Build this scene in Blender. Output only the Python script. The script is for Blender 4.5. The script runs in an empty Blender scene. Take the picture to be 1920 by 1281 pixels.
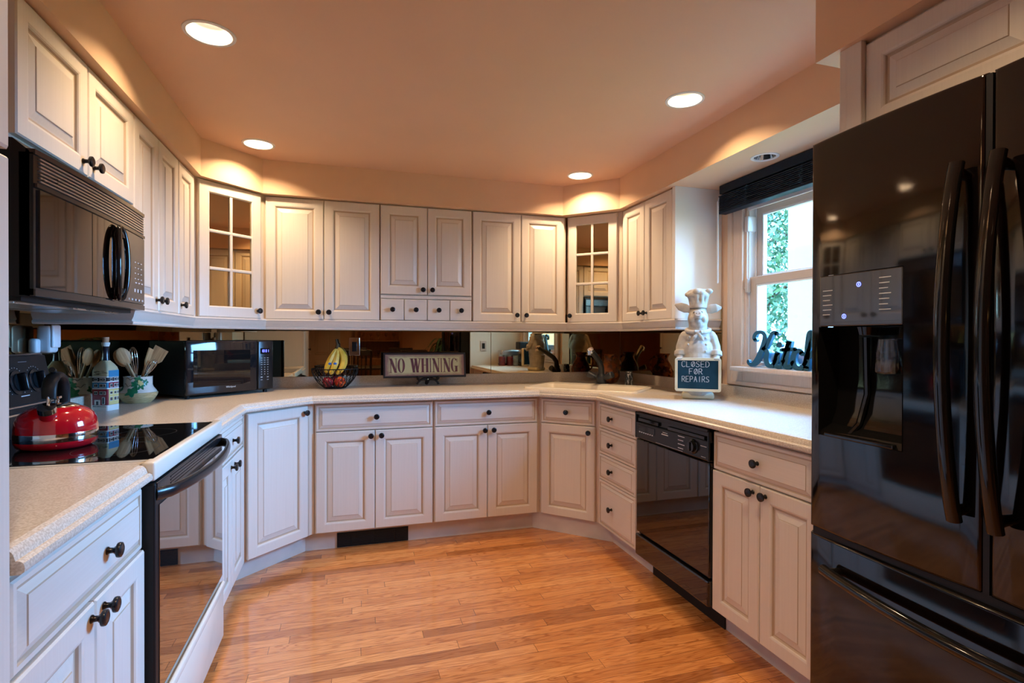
import bpy, bmesh, math, random
from mathutils import Matrix, Vector
from mathutils.geometry import tessellate_polygon
random.seed(7)
PI = math.pi
R = math.radians
SC = bpy.context.scene
COL = SC.collection

# ---------------------------------------------------------------- camera
CAMZ = 1.245
yaw, pitch, roll = R(16.87), R(-0.33), R(0.13)
F0 = Vector((math.sin(yaw), math.cos(yaw), 0)); R0 = Vector((math.cos(yaw), -math.sin(yaw), 0)); U0 = Vector((0, 0, 1))
F1 = F0*math.cos(pitch)+U0*math.sin(pitch); U1 = U0*math.cos(pitch)-F0*math.sin(pitch)
R2 = R0*math.cos(roll)+U1*math.sin(roll); U2 = U1*math.cos(roll)-R0*math.sin(roll)
cam = bpy.data.cameras.new('camera'); cam.sensor_width = 36; cam.lens = 1006/1920*36; cam.clip_start = 0.02; cam.clip_end = 200
camo = bpy.data.objects.new('camera', cam); COL.objects.link(camo)
M = Matrix((R2, U2, -F1)).transposed().to_4x4(); M.translation = (0, 0, CAMZ); camo.matrix_world = M
SC.camera = camo

# ---------------------------------------------------------------- world, sun, exposure
W = bpy.data.worlds.new('sky'); SC.world = W; W.use_nodes = True
wn = W.node_tree; bg = wn.nodes['Background']
tc = wn.nodes.new('ShaderNodeTexCoord'); sx = wn.nodes.new('ShaderNodeSeparateXYZ'); wr = wn.nodes.new('ShaderNodeValToRGB')
wn.links.new(tc.outputs['Generated'], sx.inputs[0]); wn.links.new(sx.outputs['Z'], wr.inputs[0]); wn.links.new(wr.outputs[0], bg.inputs[0])
wr.color_ramp.elements[0].position = 0.0; wr.color_ramp.elements[0].color = (0.50, 0.78, 1.0, 1)
wr.color_ramp.elements[1].position = 0.6; wr.color_ramp.elements[1].color = (0.30, 0.60, 1.0, 1)
bg.inputs[1].default_value = 1.0
def wm(op, a, b=None, c=None):
    n = wn.nodes.new('ShaderNodeMath'); n.operation = op; n.use_clamp = False
    for i, v in enumerate((a, b, c)):
        if v is None: continue
        if isinstance(v, (int, float)): n.inputs[i].default_value = v
        else: wn.links.new(v, n.inputs[i])
    return n.outputs[0]
# clear blue sky plus an added bright lobe sending more daylight through the window
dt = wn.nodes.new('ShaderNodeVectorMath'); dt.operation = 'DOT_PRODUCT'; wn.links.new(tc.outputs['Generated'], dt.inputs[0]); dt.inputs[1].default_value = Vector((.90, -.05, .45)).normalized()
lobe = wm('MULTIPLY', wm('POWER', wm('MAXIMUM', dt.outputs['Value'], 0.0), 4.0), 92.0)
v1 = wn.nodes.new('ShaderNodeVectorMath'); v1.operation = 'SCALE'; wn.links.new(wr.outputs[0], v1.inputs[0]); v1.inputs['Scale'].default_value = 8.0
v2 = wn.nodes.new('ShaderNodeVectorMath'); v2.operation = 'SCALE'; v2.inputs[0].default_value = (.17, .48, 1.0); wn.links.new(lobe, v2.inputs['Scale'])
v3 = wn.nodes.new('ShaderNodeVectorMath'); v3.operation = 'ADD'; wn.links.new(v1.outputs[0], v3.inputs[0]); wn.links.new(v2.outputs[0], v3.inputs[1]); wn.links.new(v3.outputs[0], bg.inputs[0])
sl = bpy.data.lights.new('sun', 'SUN'); sl.energy = 4.0; sl.angle = R(1.0); sl.color = (1.0, 0.97, 0.92)
so = bpy.data.objects.new('sun', sl); COL.objects.link(so)
so.rotation_euler = Vector((-0.75, -0.45, 0.75)).to_track_quat('Z', 'Y').to_euler()
SC.view_settings.view_transform = 'Standard'; SC.view_settings.look = 'None'
SC.view_settings.gamma = 1; SC.view_settings.use_curve_mapping = False
SC.view_settings.exposure = 0.14
SC.cycles.use_denoising = True
SC.cycles.max_bounces = 10; SC.cycles.diffuse_bounces = 5; SC.cycles.glossy_bounces = 6; SC.cycles.transmission_bounces = 8
SC.cycles.transparent_max_bounces = 12; SC.cycles.caustics_reflective = False; SC.cycles.caustics_refractive = False
SC.cycles.sample_clamp_indirect = 6.0
LAMP_W = 9.5

def portal(name, loc, normal, w, h):
    l = bpy.data.lights.new(name, 'AREA'); l.shape = 'RECTANGLE'; l.size = w; l.size_y = h
    l.cycles.is_portal = True
    o = bpy.data.objects.new(name, l); COL.objects.link(o); o.location = loc
    o.rotation_euler = Vector(normal).to_track_quat('-Z', 'Z').to_euler()
portal('window_portal', (2.19, 1.95, 1.55), (-1, 0, 0), 1.02, .9)

# ---------------------------------------------------------------- materials
MATS = {}
def nodemat(name):
    m = bpy.data.materials.new(name); m.use_nodes = True; MATS[name] = m
    nt = m.node_tree; return m, nt, nt.nodes['Principled BSDF']
def setp(b, col=None, rough=None, metal=None, coat=None, spec=None, trans=None, ior=None, emit=None, es=None, alpha=None, coatr=None):
    I = b.inputs
    if col is not None: I['Base Color'].default_value = (*col, 1)
    if rough is not None: I['Roughness'].default_value = rough
    if metal is not None: I['Metallic'].default_value = metal
    if coat is not None: I['Coat Weight'].default_value = coat
    if coatr is not None: I['Coat Roughness'].default_value = coatr
    if spec is not None: I['Specular IOR Level'].default_value = spec
    if trans is not None: I['Transmission Weight'].default_value = trans
    if ior is not None: I['IOR'].default_value = ior
    if emit is not None: I['Emission Color'].default_value = (*emit, 1)
    if es is not None: I['Emission Strength'].default_value = es
def N(nt, t, **kw):
    n = nt.nodes.new(t)
    for k, v in kw.items():
        if k in n.inputs: n.inputs[k].default_value = v
        else: setattr(n, k, v)
    return n
def noisy(name, c1, c2, scale=(1, 1, 1), nscale=8, detail=4, lo=.35, hi=.65, bump=0, **kw):
    """object-space noise between two colours of the thing itself"""
    m, nt, b = nodemat(name); setp(b, **kw)
    tc = N(nt, 'ShaderNodeTexCoord'); mp = N(nt, 'ShaderNodeMapping'); mp.inputs['Scale'].default_value = scale
    no = N(nt, 'ShaderNodeTexNoise', Scale=nscale, Detail=detail); cr = N(nt, 'ShaderNodeValToRGB')
    cr.color_ramp.elements[0].position = lo; cr.color_ramp.elements[1].position = hi
    cr.color_ramp.elements[0].color = (*c1, 1); cr.color_ramp.elements[1].color = (*c2, 1)
    L = nt.links.new
    L(tc.outputs['Object'], mp.inputs[0]); L(mp.outputs[0], no.inputs['Vector']); L(no.outputs[0], cr.inputs[0]); L(cr.outputs[0], b.inputs['Base Color'])
    if bump:
        bu = N(nt, 'ShaderNodeBump', Strength=bump, Distance=.002); L(no.outputs[0], bu.inputs['Height']); L(bu.outputs[0], b.inputs['Normal'])
    return m
def plain(name, col, rough=.5, **kw):
    m, nt, b = nodemat(name); setp(b, col=col, rough=rough, **kw)
    # faint unevenness in the gloss so nothing is perfectly uniform
    no = N(nt, 'ShaderNodeTexNoise', Scale=14.0); mr = N(nt, 'ShaderNodeMapRange')
    tc = N(nt, 'ShaderNodeTexCoord'); nt.links.new(tc.outputs['Object'], no.inputs['Vector'])
    mr.inputs['To Min'].default_value = max(0, rough-.02); mr.inputs['To Max'].default_value = min(1, rough+.02)
    nt.links.new(no.outputs[0], mr.inputs[0]); nt.links.new(mr.outputs[0], b.inputs['Roughness'])
    return m

cream = noisy('cream_paint', (.69, .63, .56), (.715, .655, .585), (60, 60, 1.2), 3, 3, rough=.32, spec=.4)
creamh = noisy('cream_paint_drawer', (.69, .63, .56), (.715, .655, .585), (1.2, 60, 60), 3, 3, rough=.32, spec=.4)
glaze = plain('tan_glaze', (.50, .39, .29), .4)
gap = plain('dark_gap', (.10, .065, .04), .7)
carc = noisy('cabinet_frame', (.64, .52, .41), (.70, .58, .47), (60, 60, 1.2), 3, 3, rough=.4)
knobm = plain('black_knob', (.008, .008, .010), .25, spec=.4)
wallp = noisy('peach_wall_paint', (.74, .50, .32), (.77, .525, .34), (1, 1, 1), 3, 2, rough=.55, spec=.3)
ceilp = noisy('peach_ceiling_paint', (.74, .48, .32), (.77, .50, .335), (1, 1, 1), 2, 2, rough=.5, spec=.3)
white = plain('white_trim', (.80, .80, .78), .4)
toem = noisy('toe_kick_paint', (.60, .55, .50), (.68, .62, .57), (1, 1, 1), 6, 3, rough=.45)
winwood = noisy('window_frame_paint', (.62, .50, .41), (.68, .55, .46), (3, 40, 3), 4, 3, rough=.4)
winsash = plain('window_sash_vinyl', (.50, .44, .39), .4)
winvin = plain('window_track_white', (.72, .75, .78), .4)
ctop = noisy('speckled_countertop', (.50, .42, .33), (.68, .61, .53), (1, 1, 1), 240, 3, .38, .62, rough=.30, spec=.45)
almond = plain('almond_enamel', (.74, .68, .58), .22, spec=.5)
sinkm = plain('bone_sink', (.76, .69, .58), .2)
blackg = plain('black_gloss', (.006, .006, .006), .07, spec=.5)
frm = plain('fridge_black', (.003, .002, .002), .07, spec=.65)
blackm = plain('black_matte', (.008, .008, .009), .45, spec=.25)
darkp = plain('dark_panel', (.010, .011, .013), .22, spec=.35)
glassb = plain('black_glass', (.006, .006, .007), .02, spec=.8)
ovglass = plain('oven_door_glass', (.012, .010, .010), .02, spec=1.0, coat=1.0, coatr=.01, ior=1.9)
mirror = plain('bronze_mirror', (.50, .39, .235), .015, metal=1.0)
chrome = plain('chrome', (.75, .75, .76), .1, metal=1.0)
steel = plain('brushed_steel', (.55, .55, .57), .28, metal=1.0)
dksteel = plain('microwave_door_steel', (.17, .145, .13), .04, metal=1.0)
red = plain('red_enamel', (.45, .004, .012), .1, coat=1.0, coatr=.03)
navy = noisy('navy_blind', (.003, .010, .022), (.006, .016, .032), (1, 30, 30), 4, 2, rough=.45, spec=.2)
teal = plain('teal_letters', (.010, .085, .15), .4)
stone = noisy('cast_stone', (.36, .33, .29), (.47, .435, .39), (1, 1, 1), 25, 4, rough=.75, bump=.25)
board = noisy('chalkboard', (.008, .035, .06), (.014, .05, .08), (1, 1, 1), 9, 4, rough=.8, spec=.1)
chalk = plain('chalk', (.62, .66, .70), .9)
woodl = noisy('pale_wood', (.42, .24, .11), (.62, .40, .20), (40, 40, 3), 3, 4, rough=.5)
woodd = noisy('orange_wood', (.20, .075, .02), (.34, .14, .045), (40, 40, 3), 3, 4, rough=.4)
darkwood = noisy('dark_wood', (.015, .009, .007), (.035, .020, .014), (30, 30, 2), 3, 3, rough=.45)
banana = noisy('banana_skin', (.62, .42, .03), (.78, .60, .12), (1, 1, 1), 20, 3, rough=.45)
bananat = plain('banana_tip', (.05, .035, .01), .7)
applem = noisy('apple_skin', (.30, .012, .012), (.55, .10, .02), (3, 3, 1), 12, 3, rough=.2)
applep = noisy('plum_apple_skin', (.16, .010, .022), (.32, .03, .05), (3, 3, 1), 12, 3, rough=.25)
stick = plain('blue_sticker', (.02, .12, .5), .4)
leafm = noisy('leaf_green', (.03, .11, .07), (.14, .27, .15), (1, 1, 1), 1.5, 3, rough=.5)
barkm = noisy('bark', (.05, .035, .025), (.12, .09, .07), (8, 8, 1), 6, 4, rough=.9)
grassm = noisy('lawn', (.05, .12, .02), (.12, .22, .05), (1, 1, 1), 8, 4, rough=.9)
extw = plain('pale_grey_post_paint', (.30, .32, .34), .5)
signp = noisy('sign_face', (.42, .36, .22), (.58, .52, .33), (1, 1, 1), 9, 4, rough=.6)
signe = plain('sign_dark_edge', (.22, .11, .09), .6)
signl = plain('sign_letters', (.12, .035, .045), .6)
cork = noisy('cork', (.42, .22, .12), (.55, .32, .2), (1, 1, 1), 60, 3, rough=.8)
ceram = noisy('crock_glaze', (.62, .62, .56), (.74, .74, .68), (1, 1, 1), 12, 3, rough=.25)
weave = noisy('crock_woven_base', (.42, .32, .15), (.60, .48, .26), (1, 1, 6), 40, 3, rough=.5, bump=.4)
pgreen = plain('painted_leaf', (.01, .16, .07), .3)
pred = plain('bottle_red', (.22, .012, .025), .25); pblue = plain('bottle_blue', (.03, .22, .42), .25)
pyel = plain('bottle_yellow', (.60, .52, .22), .25); pwh = plain('bottle_white', (.66, .70, .68), .25); pdk = plain('bottle_dark', (.01, .012, .02), .2)
ptan = plain('bottle_brick_cream', (.46, .44, .28), .3)
plast = plain('grey_white_plastic', (.62, .66, .70), .35)
dfau = plain('dark_bronze_faucet', (.035, .038, .042), .32, metal=.3)
lab = plain('white_print', (.55, .58, .62), .5)
bluee = plain('blue_display_digits', (.05, .05, .4), .4, emit=(.12, .15, 1.0), es=5)
switch = plain('switch_black', (.01, .01, .012), .3)
plate = plain('switch_plate_beige', (.56, .46, .42), .35)
jaro = noisy('jar_content', (.10, .012, .018), (.22, .04, .05), (1, 1, 1), 30, 3, rough=.25)
mugm = plain('mug_grey', (.20, .24, .24), .4)

def glassmat(name, col, rough=0.0, ior=1.45):
    m, nt, b = nodemat(name); setp(b, col=col, rough=rough, trans=1.0, ior=ior); return m
amber = noisy('amber_crackle_glass', (.16, .03, .008), (.70, .20, .04), (1, 1, 1), 26, 4, .4, .6, rough=.04, trans=.55, ior=1.45)
clear = glassmat('clear_plastic', (.9, .9, .92))
def winglass():
    m = bpy.data.materials.new('window_glass'); m.use_nodes = True; nt = m.node_tree; nt.nodes.clear()
    o = nt.nodes.new('ShaderNodeOutputMaterial'); t = nt.nodes.new('ShaderNodeBsdfTransparent'); g = nt.nodes.new('ShaderNodeBsdfGlossy'); x = nt.nodes.new('ShaderNodeMixShader'); f = nt.nodes.new('ShaderNodeFresnel')
    t.inputs[0].default_value = (.96, .98, .98, 1); g.inputs['Roughness'].default_value = .01; f.inputs[0].default_value = 1.45
    L = nt.links.new
    ge = nt.nodes.new('ShaderNodeNewGeometry'); s1 = nt.nodes.new('ShaderNodeMath'); s1.operation = 'SUBTRACT'; s1.inputs[0].default_value = 1; mu = nt.nodes.new('ShaderNodeMath'); mu.operation = 'MULTIPLY'
    L(ge.outputs['Backfacing'], s1.inputs[1]); L(s1.outputs[0], mu.inputs[0]); L(f.outputs[0], mu.inputs[1]); L(mu.outputs[0], x.inputs[0]); L(t.outputs[0], x.inputs[1]); L(g.outputs[0], x.inputs[2]); L(x.outputs[0], o.inputs[0]); return m
wglass = winglass()
def emis(name, col, s):
    m, nt, b = nodemat(name); setp(b, col=(.8, .8, .8), rough=.5, emit=col, es=s); return m
bulbm = emis('lamp_glow', (1.0, .86, .66), 12)
hutchlamp = emis('cabinet_lamp_glow', (1.0, .55, .16), 4)

def floormat():
    m, nt, b = nodemat('oak_strip_floor'); L = nt.links.new
    def mth(op, a, b_=None, c=None):
        n = N(nt, 'ShaderNodeMath', operation=op)
        for i, v in enumerate((a, b_, c)):
            if v is None: continue
            if isinstance(v, (int, float)): n.inputs[i].default_value = v
            else: L(v, n.inputs[i])
        return n.outputs[0]
    tc = N(nt, 'ShaderNodeTexCoord'); sp = N(nt, 'ShaderNodeSeparateXYZ'); L(tc.outputs['Object'], sp.inputs[0])
    X_, Y_ = sp.outputs['X'], sp.outputs['Y']
    rowf = mth('MULTIPLY', Y_, 1/.0572); row = mth('FLOOR', rowf)
    w1 = N(nt, 'ShaderNodeTexWhiteNoise', noise_dimensions='1D'); L(row, w1.inputs['W'])
    u = mth('ADD', mth('MULTIPLY', X_, 1/.78), mth('MULTIPLY', w1.outputs['Value'], 37.0)); bid = mth('FLOOR', u)
    cb0 = N(nt, 'ShaderNodeCombineXYZ'); L(bid, cb0.inputs[0]); L(row, cb0.inputs[1])
    w2 = N(nt, 'ShaderNodeTexWhiteNoise', noise_dimensions='2D'); L(cb0.outputs[0], w2.inputs['Vector']); rnd = w2.outputs['Value']
    # seams between the strips and at the butt ends
    fy = mth('ABSOLUTE', mth('SUBTRACT', mth('FRACT', rowf), .5)); sy = mth('GREATER_THAN', fy, .5-.011)
    fx = mth('ABSOLUTE', mth('SUBTRACT', mth('FRACT', u), .5)); sx_ = mth('GREATER_THAN', fx, .5-.0010)
    seam = mth('MAXIMUM', sy, sx_)
    cb = N(nt, 'ShaderNodeCombineXYZ'); L(X_, cb.inputs[0]); L(Y_, cb.inputs[1]); L(mth('MULTIPLY', rnd, 91.0), cb.inputs[2])
    mp = N(nt, 'ShaderNodeMapping'); mp.inputs['Scale'].default_value = (1.6, 20, 1); L(cb.outputs[0], mp.inputs[0])
    n1 = N(nt, 'ShaderNodeTexNoise', Scale=1.3, Detail=2, Distortion=.8); L(mp.outputs[0], n1.inputs['Vector'])
    ringv = mth('SINE', mth('MULTIPLY', n1.outputs[0], 62.0))
    mr = N(nt, 'ShaderNodeMapRange'); mr.inputs['From Min'].default_value = .1; mr.inputs['From Max'].default_value = 1; L(ringv, mr.inputs[0])
    mp2 = N(nt, 'ShaderNodeMapping'); mp2.inputs['Scale'].default_value = (9, 300, 1); L(cb.outputs[0], mp2.inputs[0])
    n2 = N(nt, 'ShaderNodeTexNoise', Scale=1.5, Detail=3); L(mp2.outputs[0], n2.inputs['Vector'])
    base = N(nt, 'ShaderNodeValToRGB'); e = base.color_ramp.elements
    e[0].position = 0; e[0].color = (.38, .138, .040, 1); e[1].position = 1; e[1].color = (.74, .34, .118, 1)
    for p, c in ((.10, (.53, .205, .062, 1)), (.5, (.62, .25, .078, 1)), (.88, (.68, .29, .094, 1))):
        em = base.color_ramp.elements.new(p); em.color = c
    L(rnd, base.inputs[0])
    m1 = N(nt, 'ShaderNodeMix', data_type='RGBA', blend_type='MULTIPLY'); L(base.outputs[0], m1.inputs[6]); m1.inputs[7].default_value = (.55, .40, .28, 1)
    L(mth('MULTIPLY', mr.outputs[0], .68), m1.inputs[0])
    m2 = N(nt, 'ShaderNodeMix', data_type='RGBA', blend_type='MULTIPLY'); L(m1.outputs[2], m2.inputs[6]); m2.inputs[7].default_value = (.50, .36, .26, 1)
    f2 = N(nt, 'ShaderNodeMapRange'); f2.inputs['From Min'].default_value = .52; f2.inputs['From Max'].default_value = .78; f2.inputs['To Max'].default_value = .85; L(n2.outputs[0], f2.inputs[0]); L(f2.outputs[0], m2.inputs[0])
    m3 = N(nt, 'ShaderNodeMix', data_type='RGBA'); L(seam, m3.inputs[0]); L(m2.outputs[2], m3.inputs[6]); m3.inputs[7].default_value = (.10, .035, .012, 1)
    L(m3.outputs[2], b.inputs['Base Color'])
    setp(b, rough=.24, spec=.5, coat=.55, coatr=.045)
    bu = N(nt, 'ShaderNodeBump', Strength=.2, Distance=.001); bu.invert = True; L(seam, bu.inputs['Height']); L(bu.outputs[0], b.inputs['Normal'])
    wv = N(nt, 'ShaderNodeTexNoise', Scale=2.2, Detail=1); mpw = N(nt, 'ShaderNodeMapping'); mpw.inputs['Scale'].default_value = (.5, 9, 1); L(cb.outputs[0], mpw.inputs[0]); L(mpw.outputs[0], wv.inputs['Vector'])
    bc = N(nt, 'ShaderNodeBump', Strength=.12, Distance=.004); L(wv.outputs[0], bc.inputs['Height']); L(bc.outputs[0], b.inputs['Coat Normal'])
    return m
floorm = floormat()

# ---------------------------------------------------------------- mesh helpers
class MB:
    """collects geometry in one bmesh"""
    def __init__(s): s.bm = bmesh.new()
    def _mi(s, faces, mi):
        if mi:
            for f in faces: f.material_index = mi
    def box(s, x0, x1, y0, y1, z0, z1, bev=0, mi=0, seg=2, mat=None):
        b = bmesh.new(); bmesh.ops.create_cube(b, size=1)
        for v in b.verts: v.co = Vector(((x0+x1)/2+v.co.x*(x1-x0), (y0+y1)/2+v.co.y*(y1-y0), (z0+z1)/2+v.co.z*(z1-z0)))
        if bev: bmesh.ops.bevel(b, geom=b.edges[:], offset=bev, segments=seg, profile=.5, affect='EDGES')
        return s.merge(b, mat, mi)
    def merge(s, b, mat=None, mi=0):
        b.verts.ensure_lookup_table(); mp = {}
        for v in b.verts: mp[v] = s.bm.verts.new(mat @ v.co if mat else v.co)
        out = []
        for f in b.faces:
            try:
                g = s.bm.faces.new([mp[v] for v in f.verts]); g.material_index = mi or f.material_index; out.append(g)
            except ValueError: pass
        b.free(); return out
    def poly(s, pts, mi=0):
        f = s.bm.faces.new([s.bm.verts.new(p) for p in pts]); f.material_index = mi; return f
    def rings(s, rings, mis=None, cap0=False, cap1=True, closed=True):
        vs = [[s.bm.verts.new(p) for p in r] for r in rings]
        n = len(rings[0])
        for k in range(len(vs)-1):
            for i in range(n if closed else n-1):
                j = (i+1) % n
                f = s.bm.faces.new((vs[k][i], vs[k][j], vs[k+1][j], vs[k+1][i]))
                if mis: f.material_index = mis[k]
        if cap0: f = s.bm.faces.new(vs[0][::-1]); f.material_index = mis[0] if mis else 0
        if cap1: f = s.bm.faces.new(vs[-1]); f.material_index = mis[-1] if mis else 0
        return vs
    def lathe(s, prof, seg=32, c=(0, 0, 0), mat=None, mis=None, sx=1, sy=1):
        T = mat or Matrix.Identity(4)
        rings = []
        for r, z in prof:
            rings.append([T @ Vector((c[0]+max(r, 1e-5)*sx*math.cos(2*PI*i/seg), c[1]+max(r, 1e-5)*sy*math.sin(2*PI*i/seg), c[2]+z)) for i in range(seg)])
        s.rings(rings, mis, cap0=True, cap1=True)
    def tube(s, pts, r, seg=10, caps=True, mi=0, flat=1.0, up=None):
        pts = [Vector(p) for p in pts]; n = len(pts)
        rad = r if isinstance(r, (list, tuple)) else [r]*n
        prev = None; rings = []
        for i, p in enumerate(pts):
            t = (pts[min(i+1, n-1)]-pts[max(i-1, 0)])
            t = t.normalized() if t.length > 1e-9 else Vector((0, 0, 1))
            if prev is None:
                a = Vector(up) if up else (Vector((0, 0, 1)) if abs(t.z) < .9 else Vector((1, 0, 0)))
            else: a = prev
            a = (a-t*a.dot(t)).normalized(); prev = a; bb = t.cross(a)
            rings.append([p+(a*math.cos(2*PI*k/seg)*flat+bb*math.sin(2*PI*k/seg))*rad[i] for k in range(seg)])
        s.rings(rings, [mi]*max(1, n-1), cap0=caps, cap1=caps)
    def ball(s, c, r, seg=16, mat=None, mi=0):
        b = bmesh.new(); bmesh.ops.create_uvsphere(b, u_segments=seg, v_segments=max(6, seg//2), radius=1)
        rr = r if isinstance(r, (tuple, list)) else (r, r, r)
        T = (mat or Matrix.Identity(4))
        for v in b.verts: v.co = T @ Vector((v.co.x*rr[0], v.co.y*rr[1], v.co.z*rr[2])) + Vector(c)
        s.merge(b, None, mi)
    def prism(s, outer, holes, z0, z1, mi=0, T=None):
        """polygon with holes between two heights; T maps (u,v,w) to local space"""
        T = T or (lambda p: p)
        loops = [outer]+list(holes); flat = [p for l in loops for p in l]
        tris = tessellate_polygon([[Vector((p[0], p[1], 0)) for p in l] for l in loops])
        lo = [s.bm.verts.new(T((p[0], p[1], z0))) for p in flat]; hi = [s.bm.verts.new(T((p[0], p[1], z1))) for p in flat]
        fs = []
        for t in tris:
            try:
                fs.append(s.bm.faces.new([lo[i] for i in t])); fs.append(s.bm.faces.new([hi[i] for i in t][::-1]))
            except ValueError: pass
        k = 0
        for l in loops:
            n = len(l)
            for i in range(n):
                a, b = k+i, k+(i+1) % n
                fs.append(s.bm.faces.new((lo[a], lo[b], hi[b], hi[a])))
            k += n
        s._mi(fs, mi)
    def sweep(s, path, prof, left=True, caps=True, mi=0):
        """profile [(inset, z)] swept along an open plan path with mitred corners"""
        cols = [offset(path, d) for d, z in prof]
        rings = [[(cols[k][i][0], cols[k][i][1], prof[k][1]) for k in range(len(prof))] for i in range(len(path))]
        s.rings(rings, [mi]*(len(path)-1), cap0=caps, cap1=caps)
def offset(path, d):
    n = len(path); out = []
    for i in range(n):
        def nrm(a, b):
            t = Vector((b[0]-a[0], b[1]-a[1])).normalized(); return Vector((-t.y, t.x))
        if i == 0: m = nrm(path[0], path[1])
        elif i == n-1: m = nrm(path[-2], path[-1])
        else:
            a, b = nrm(path[i-1], path[i]), nrm(path[i], path[i+1]); m = (a+b); m = m/(m.length_squared/2) if m.length > 1e-6 else a
        out.append((path[i][0]+m.x*d, path[i][1]+m.y*d))
    return out
def circle(cx, cy, r, n=32): return [(cx+r*math.cos(2*PI*i/n), cy+r*math.sin(2*PI*i/n)) for i in range(n)]
def mesh(name, mb, mats, smooth=None):
    bmesh.ops.recalc_face_normals(mb.bm, faces=mb.bm.faces[:])
    me = bpy.data.meshes.new(name); mb.bm.to_mesh(me); mb.bm.free()
    for m in (mats if isinstance(mats, (list, tuple)) else [mats]): me.materials.append(m)
    if smooth is not None:
        me.shade_smooth(); me.set_sharp_from_angle(angle=R(smooth))
    return me
def obj(name, mb, mats, parent=None, loc=(0, 0, 0), rot=(0, 0, 0), smooth=None, label=None):
    me = mb if isinstance(mb, bpy.types.Mesh) else mesh(name, mb, mats, smooth)
    o = bpy.data.objects.new(name, me); COL.objects.link(o); o.location = loc; o.rotation_euler = rot
    if parent: o.parent = parent
    if label: o['label'] = label
    return o
def tag(o, label, cat, group=None):
    o['label'] = label; o['category'] = cat
    if group: o['group'] = group
    return o
def thing(name, label, cat, loc=(0, 0, 0), rotz=0, group=None):
    o = bpy.data.objects.new(name, None); COL.objects.link(o); o.location = loc; o.rotation_euler = (0, 0, rotz); o.empty_display_size = .1
    return tag(o, label, cat, group)
def struct(name, mb, m, label=None, cat=None, smooth=None):
    o = obj(name, mb, m, smooth=smooth); o['kind'] = 'structure'
    if label: o['label'] = label
    if cat: o['category'] = cat
    return o
def remeshed(name, mb, mat, voxel, parent=None, loc=(0, 0, 0), rot=(0, 0, 0), smooth_it=4):
    """union of overlapping shapes as one continuous skin"""
    me = mesh(name+'_src', mb, mat); o = bpy.data.objects.new(name, me); COL.objects.link(o)
    m = o.modifiers.new('r', 'REMESH'); m.mode = 'VOXEL'; m.voxel_size = voxel
    if smooth_it:
        m2 = o.modifiers.new('s', 'SMOOTH'); m2.factor = .5; m2.iterations = smooth_it
    dg = bpy.context.evaluated_depsgraph_get(); dg.update()
    me2 = bpy.data.meshes.new_from_object(o.evaluated_get(dg), depsgraph=dg); me2.name = name
    o.modifiers.clear(); o.data = me2; bpy.data.meshes.remove(me); me2.shade_smooth()
    if not me2.materials: me2.materials.append(mat)
    o.parent = parent; o.location = loc; o.rotation_euler = rot
    return o
def textobj(name, s, size, mat, parent, loc, rot=(PI/2, 0, 0), depth=.0006, sx=1.0):
    cu = bpy.data.curves.new(name, 'FONT'); cu.body = s; cu.size = size; cu.extrude = depth; cu.align_x = 'CENTER'; cu.align_y = 'CENTER'; cu.resolution_u = 3
    t = bpy.data.objects.new(name, cu); COL.objects.link(t)
    dg = bpy.context.evaluated_depsgraph_get(); dg.update()
    me = bpy.data.meshes.new_from_object(t.evaluated_get(dg), depsgraph=dg); me.name = name
    bpy.data.objects.remove(t); me.materials.clear(); me.materials.append(mat)
    o = bpy.data.objects.new(name, me); COL.objects.link(o); o.parent = parent; o.location = loc; o.rotation_euler = rot; o.scale = (sx, 1, 1)
    return o
def empty_local(parent, name, loc, rot):
    pass

# ================================================================ room shell
H, S = 2.325, 2.12
XL, XR, YB = -1.16, 2.10, 3.90          # kitchen walls (inner faces)
DX0, DX1, DY = -3.3, 3.5, -3.3          # dining side behind the camera
LIGHTS = [(-.475, 2.14), (-.485, 3.278), (1.45, 2.10), (1.462, 3.275), (-.30, .55), (.82, .78), (.2, -1.9), (2.2, -1.9)]
m = MB(); m.box(DX0-.1, DX1+.1, DY-.1, YB+.1, -.08, 0); struct('floor', m, floorm, 'honey oak strip floor running across the kitchen', 'floor')
m = MB()
m.prism([(DX0-.15, DY-.15), (DX1+.15, DY-.15), (DX1+.15, .26), (XR+.15, .26), (XR+.15, YB+.15), (DX0-.15, YB+.15)], [circle(x, y, .072) for x, y in LIGHTS], H, H+.12)
struct('ceiling', m, ceilp, 'warm peach painted flat ceiling with recessed lamps', 'ceiling')
m = MB(); m.prism([(DX0-.15, DY-.15), (DX1+.15, DY-.15), (DX1+.15, .26), (XR+.15, .26), (XR+.15, YB+.15), (DX0-.15, YB+.15)], [], H+.12, H+.3); struct('ceiling_upper_slab', m, ceilp)
# soffit boxed in over the wall cabinets
sof = [(-.47, .30), (-.47, 1.05), (-.767, 1.05), (-.767, 3.262), (-.500, 3.545), (1.450, 3.545), (1.742, 3.25), (1.742, 1.355), (1.415, 1.355), (1.415, .20), (XR, .20), (XR, YB), (XL, YB), (XL, .30)]
m = MB(); m.prism(sof, [circle(1.91, 2.12, .050)], S, H)
struct('ceiling_soffit', m, wallp, 'peach soffit boxed in above the wall cabinets', 'soffit')
m = MB(); m.box(XL-.12, XL, .22, YB+.12, 0, H); struct('wall_left', m, wallp, 'peach wall behind range and left cabinets', 'wall')
m = MB(); m.box(XL-.12, XR+.12, YB, YB+.12, 0, H); struct('wall_back', m, wallp, 'peach wall at the far end of the kitchen', 'wall')
WY0, WY1, WZ0, WZ1 = 1.43, 2.475, 1.10, 1.995
m = MB(); m.prism([(.10, 0), (YB, 0), (YB, H), (.10, H)], [[(WY0, WZ0), (WY1, WZ0), (WY1, WZ1), (WY0, WZ1)]], XR, XR+.14, T=lambda p: (p[2], p[0], p[1]))
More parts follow.
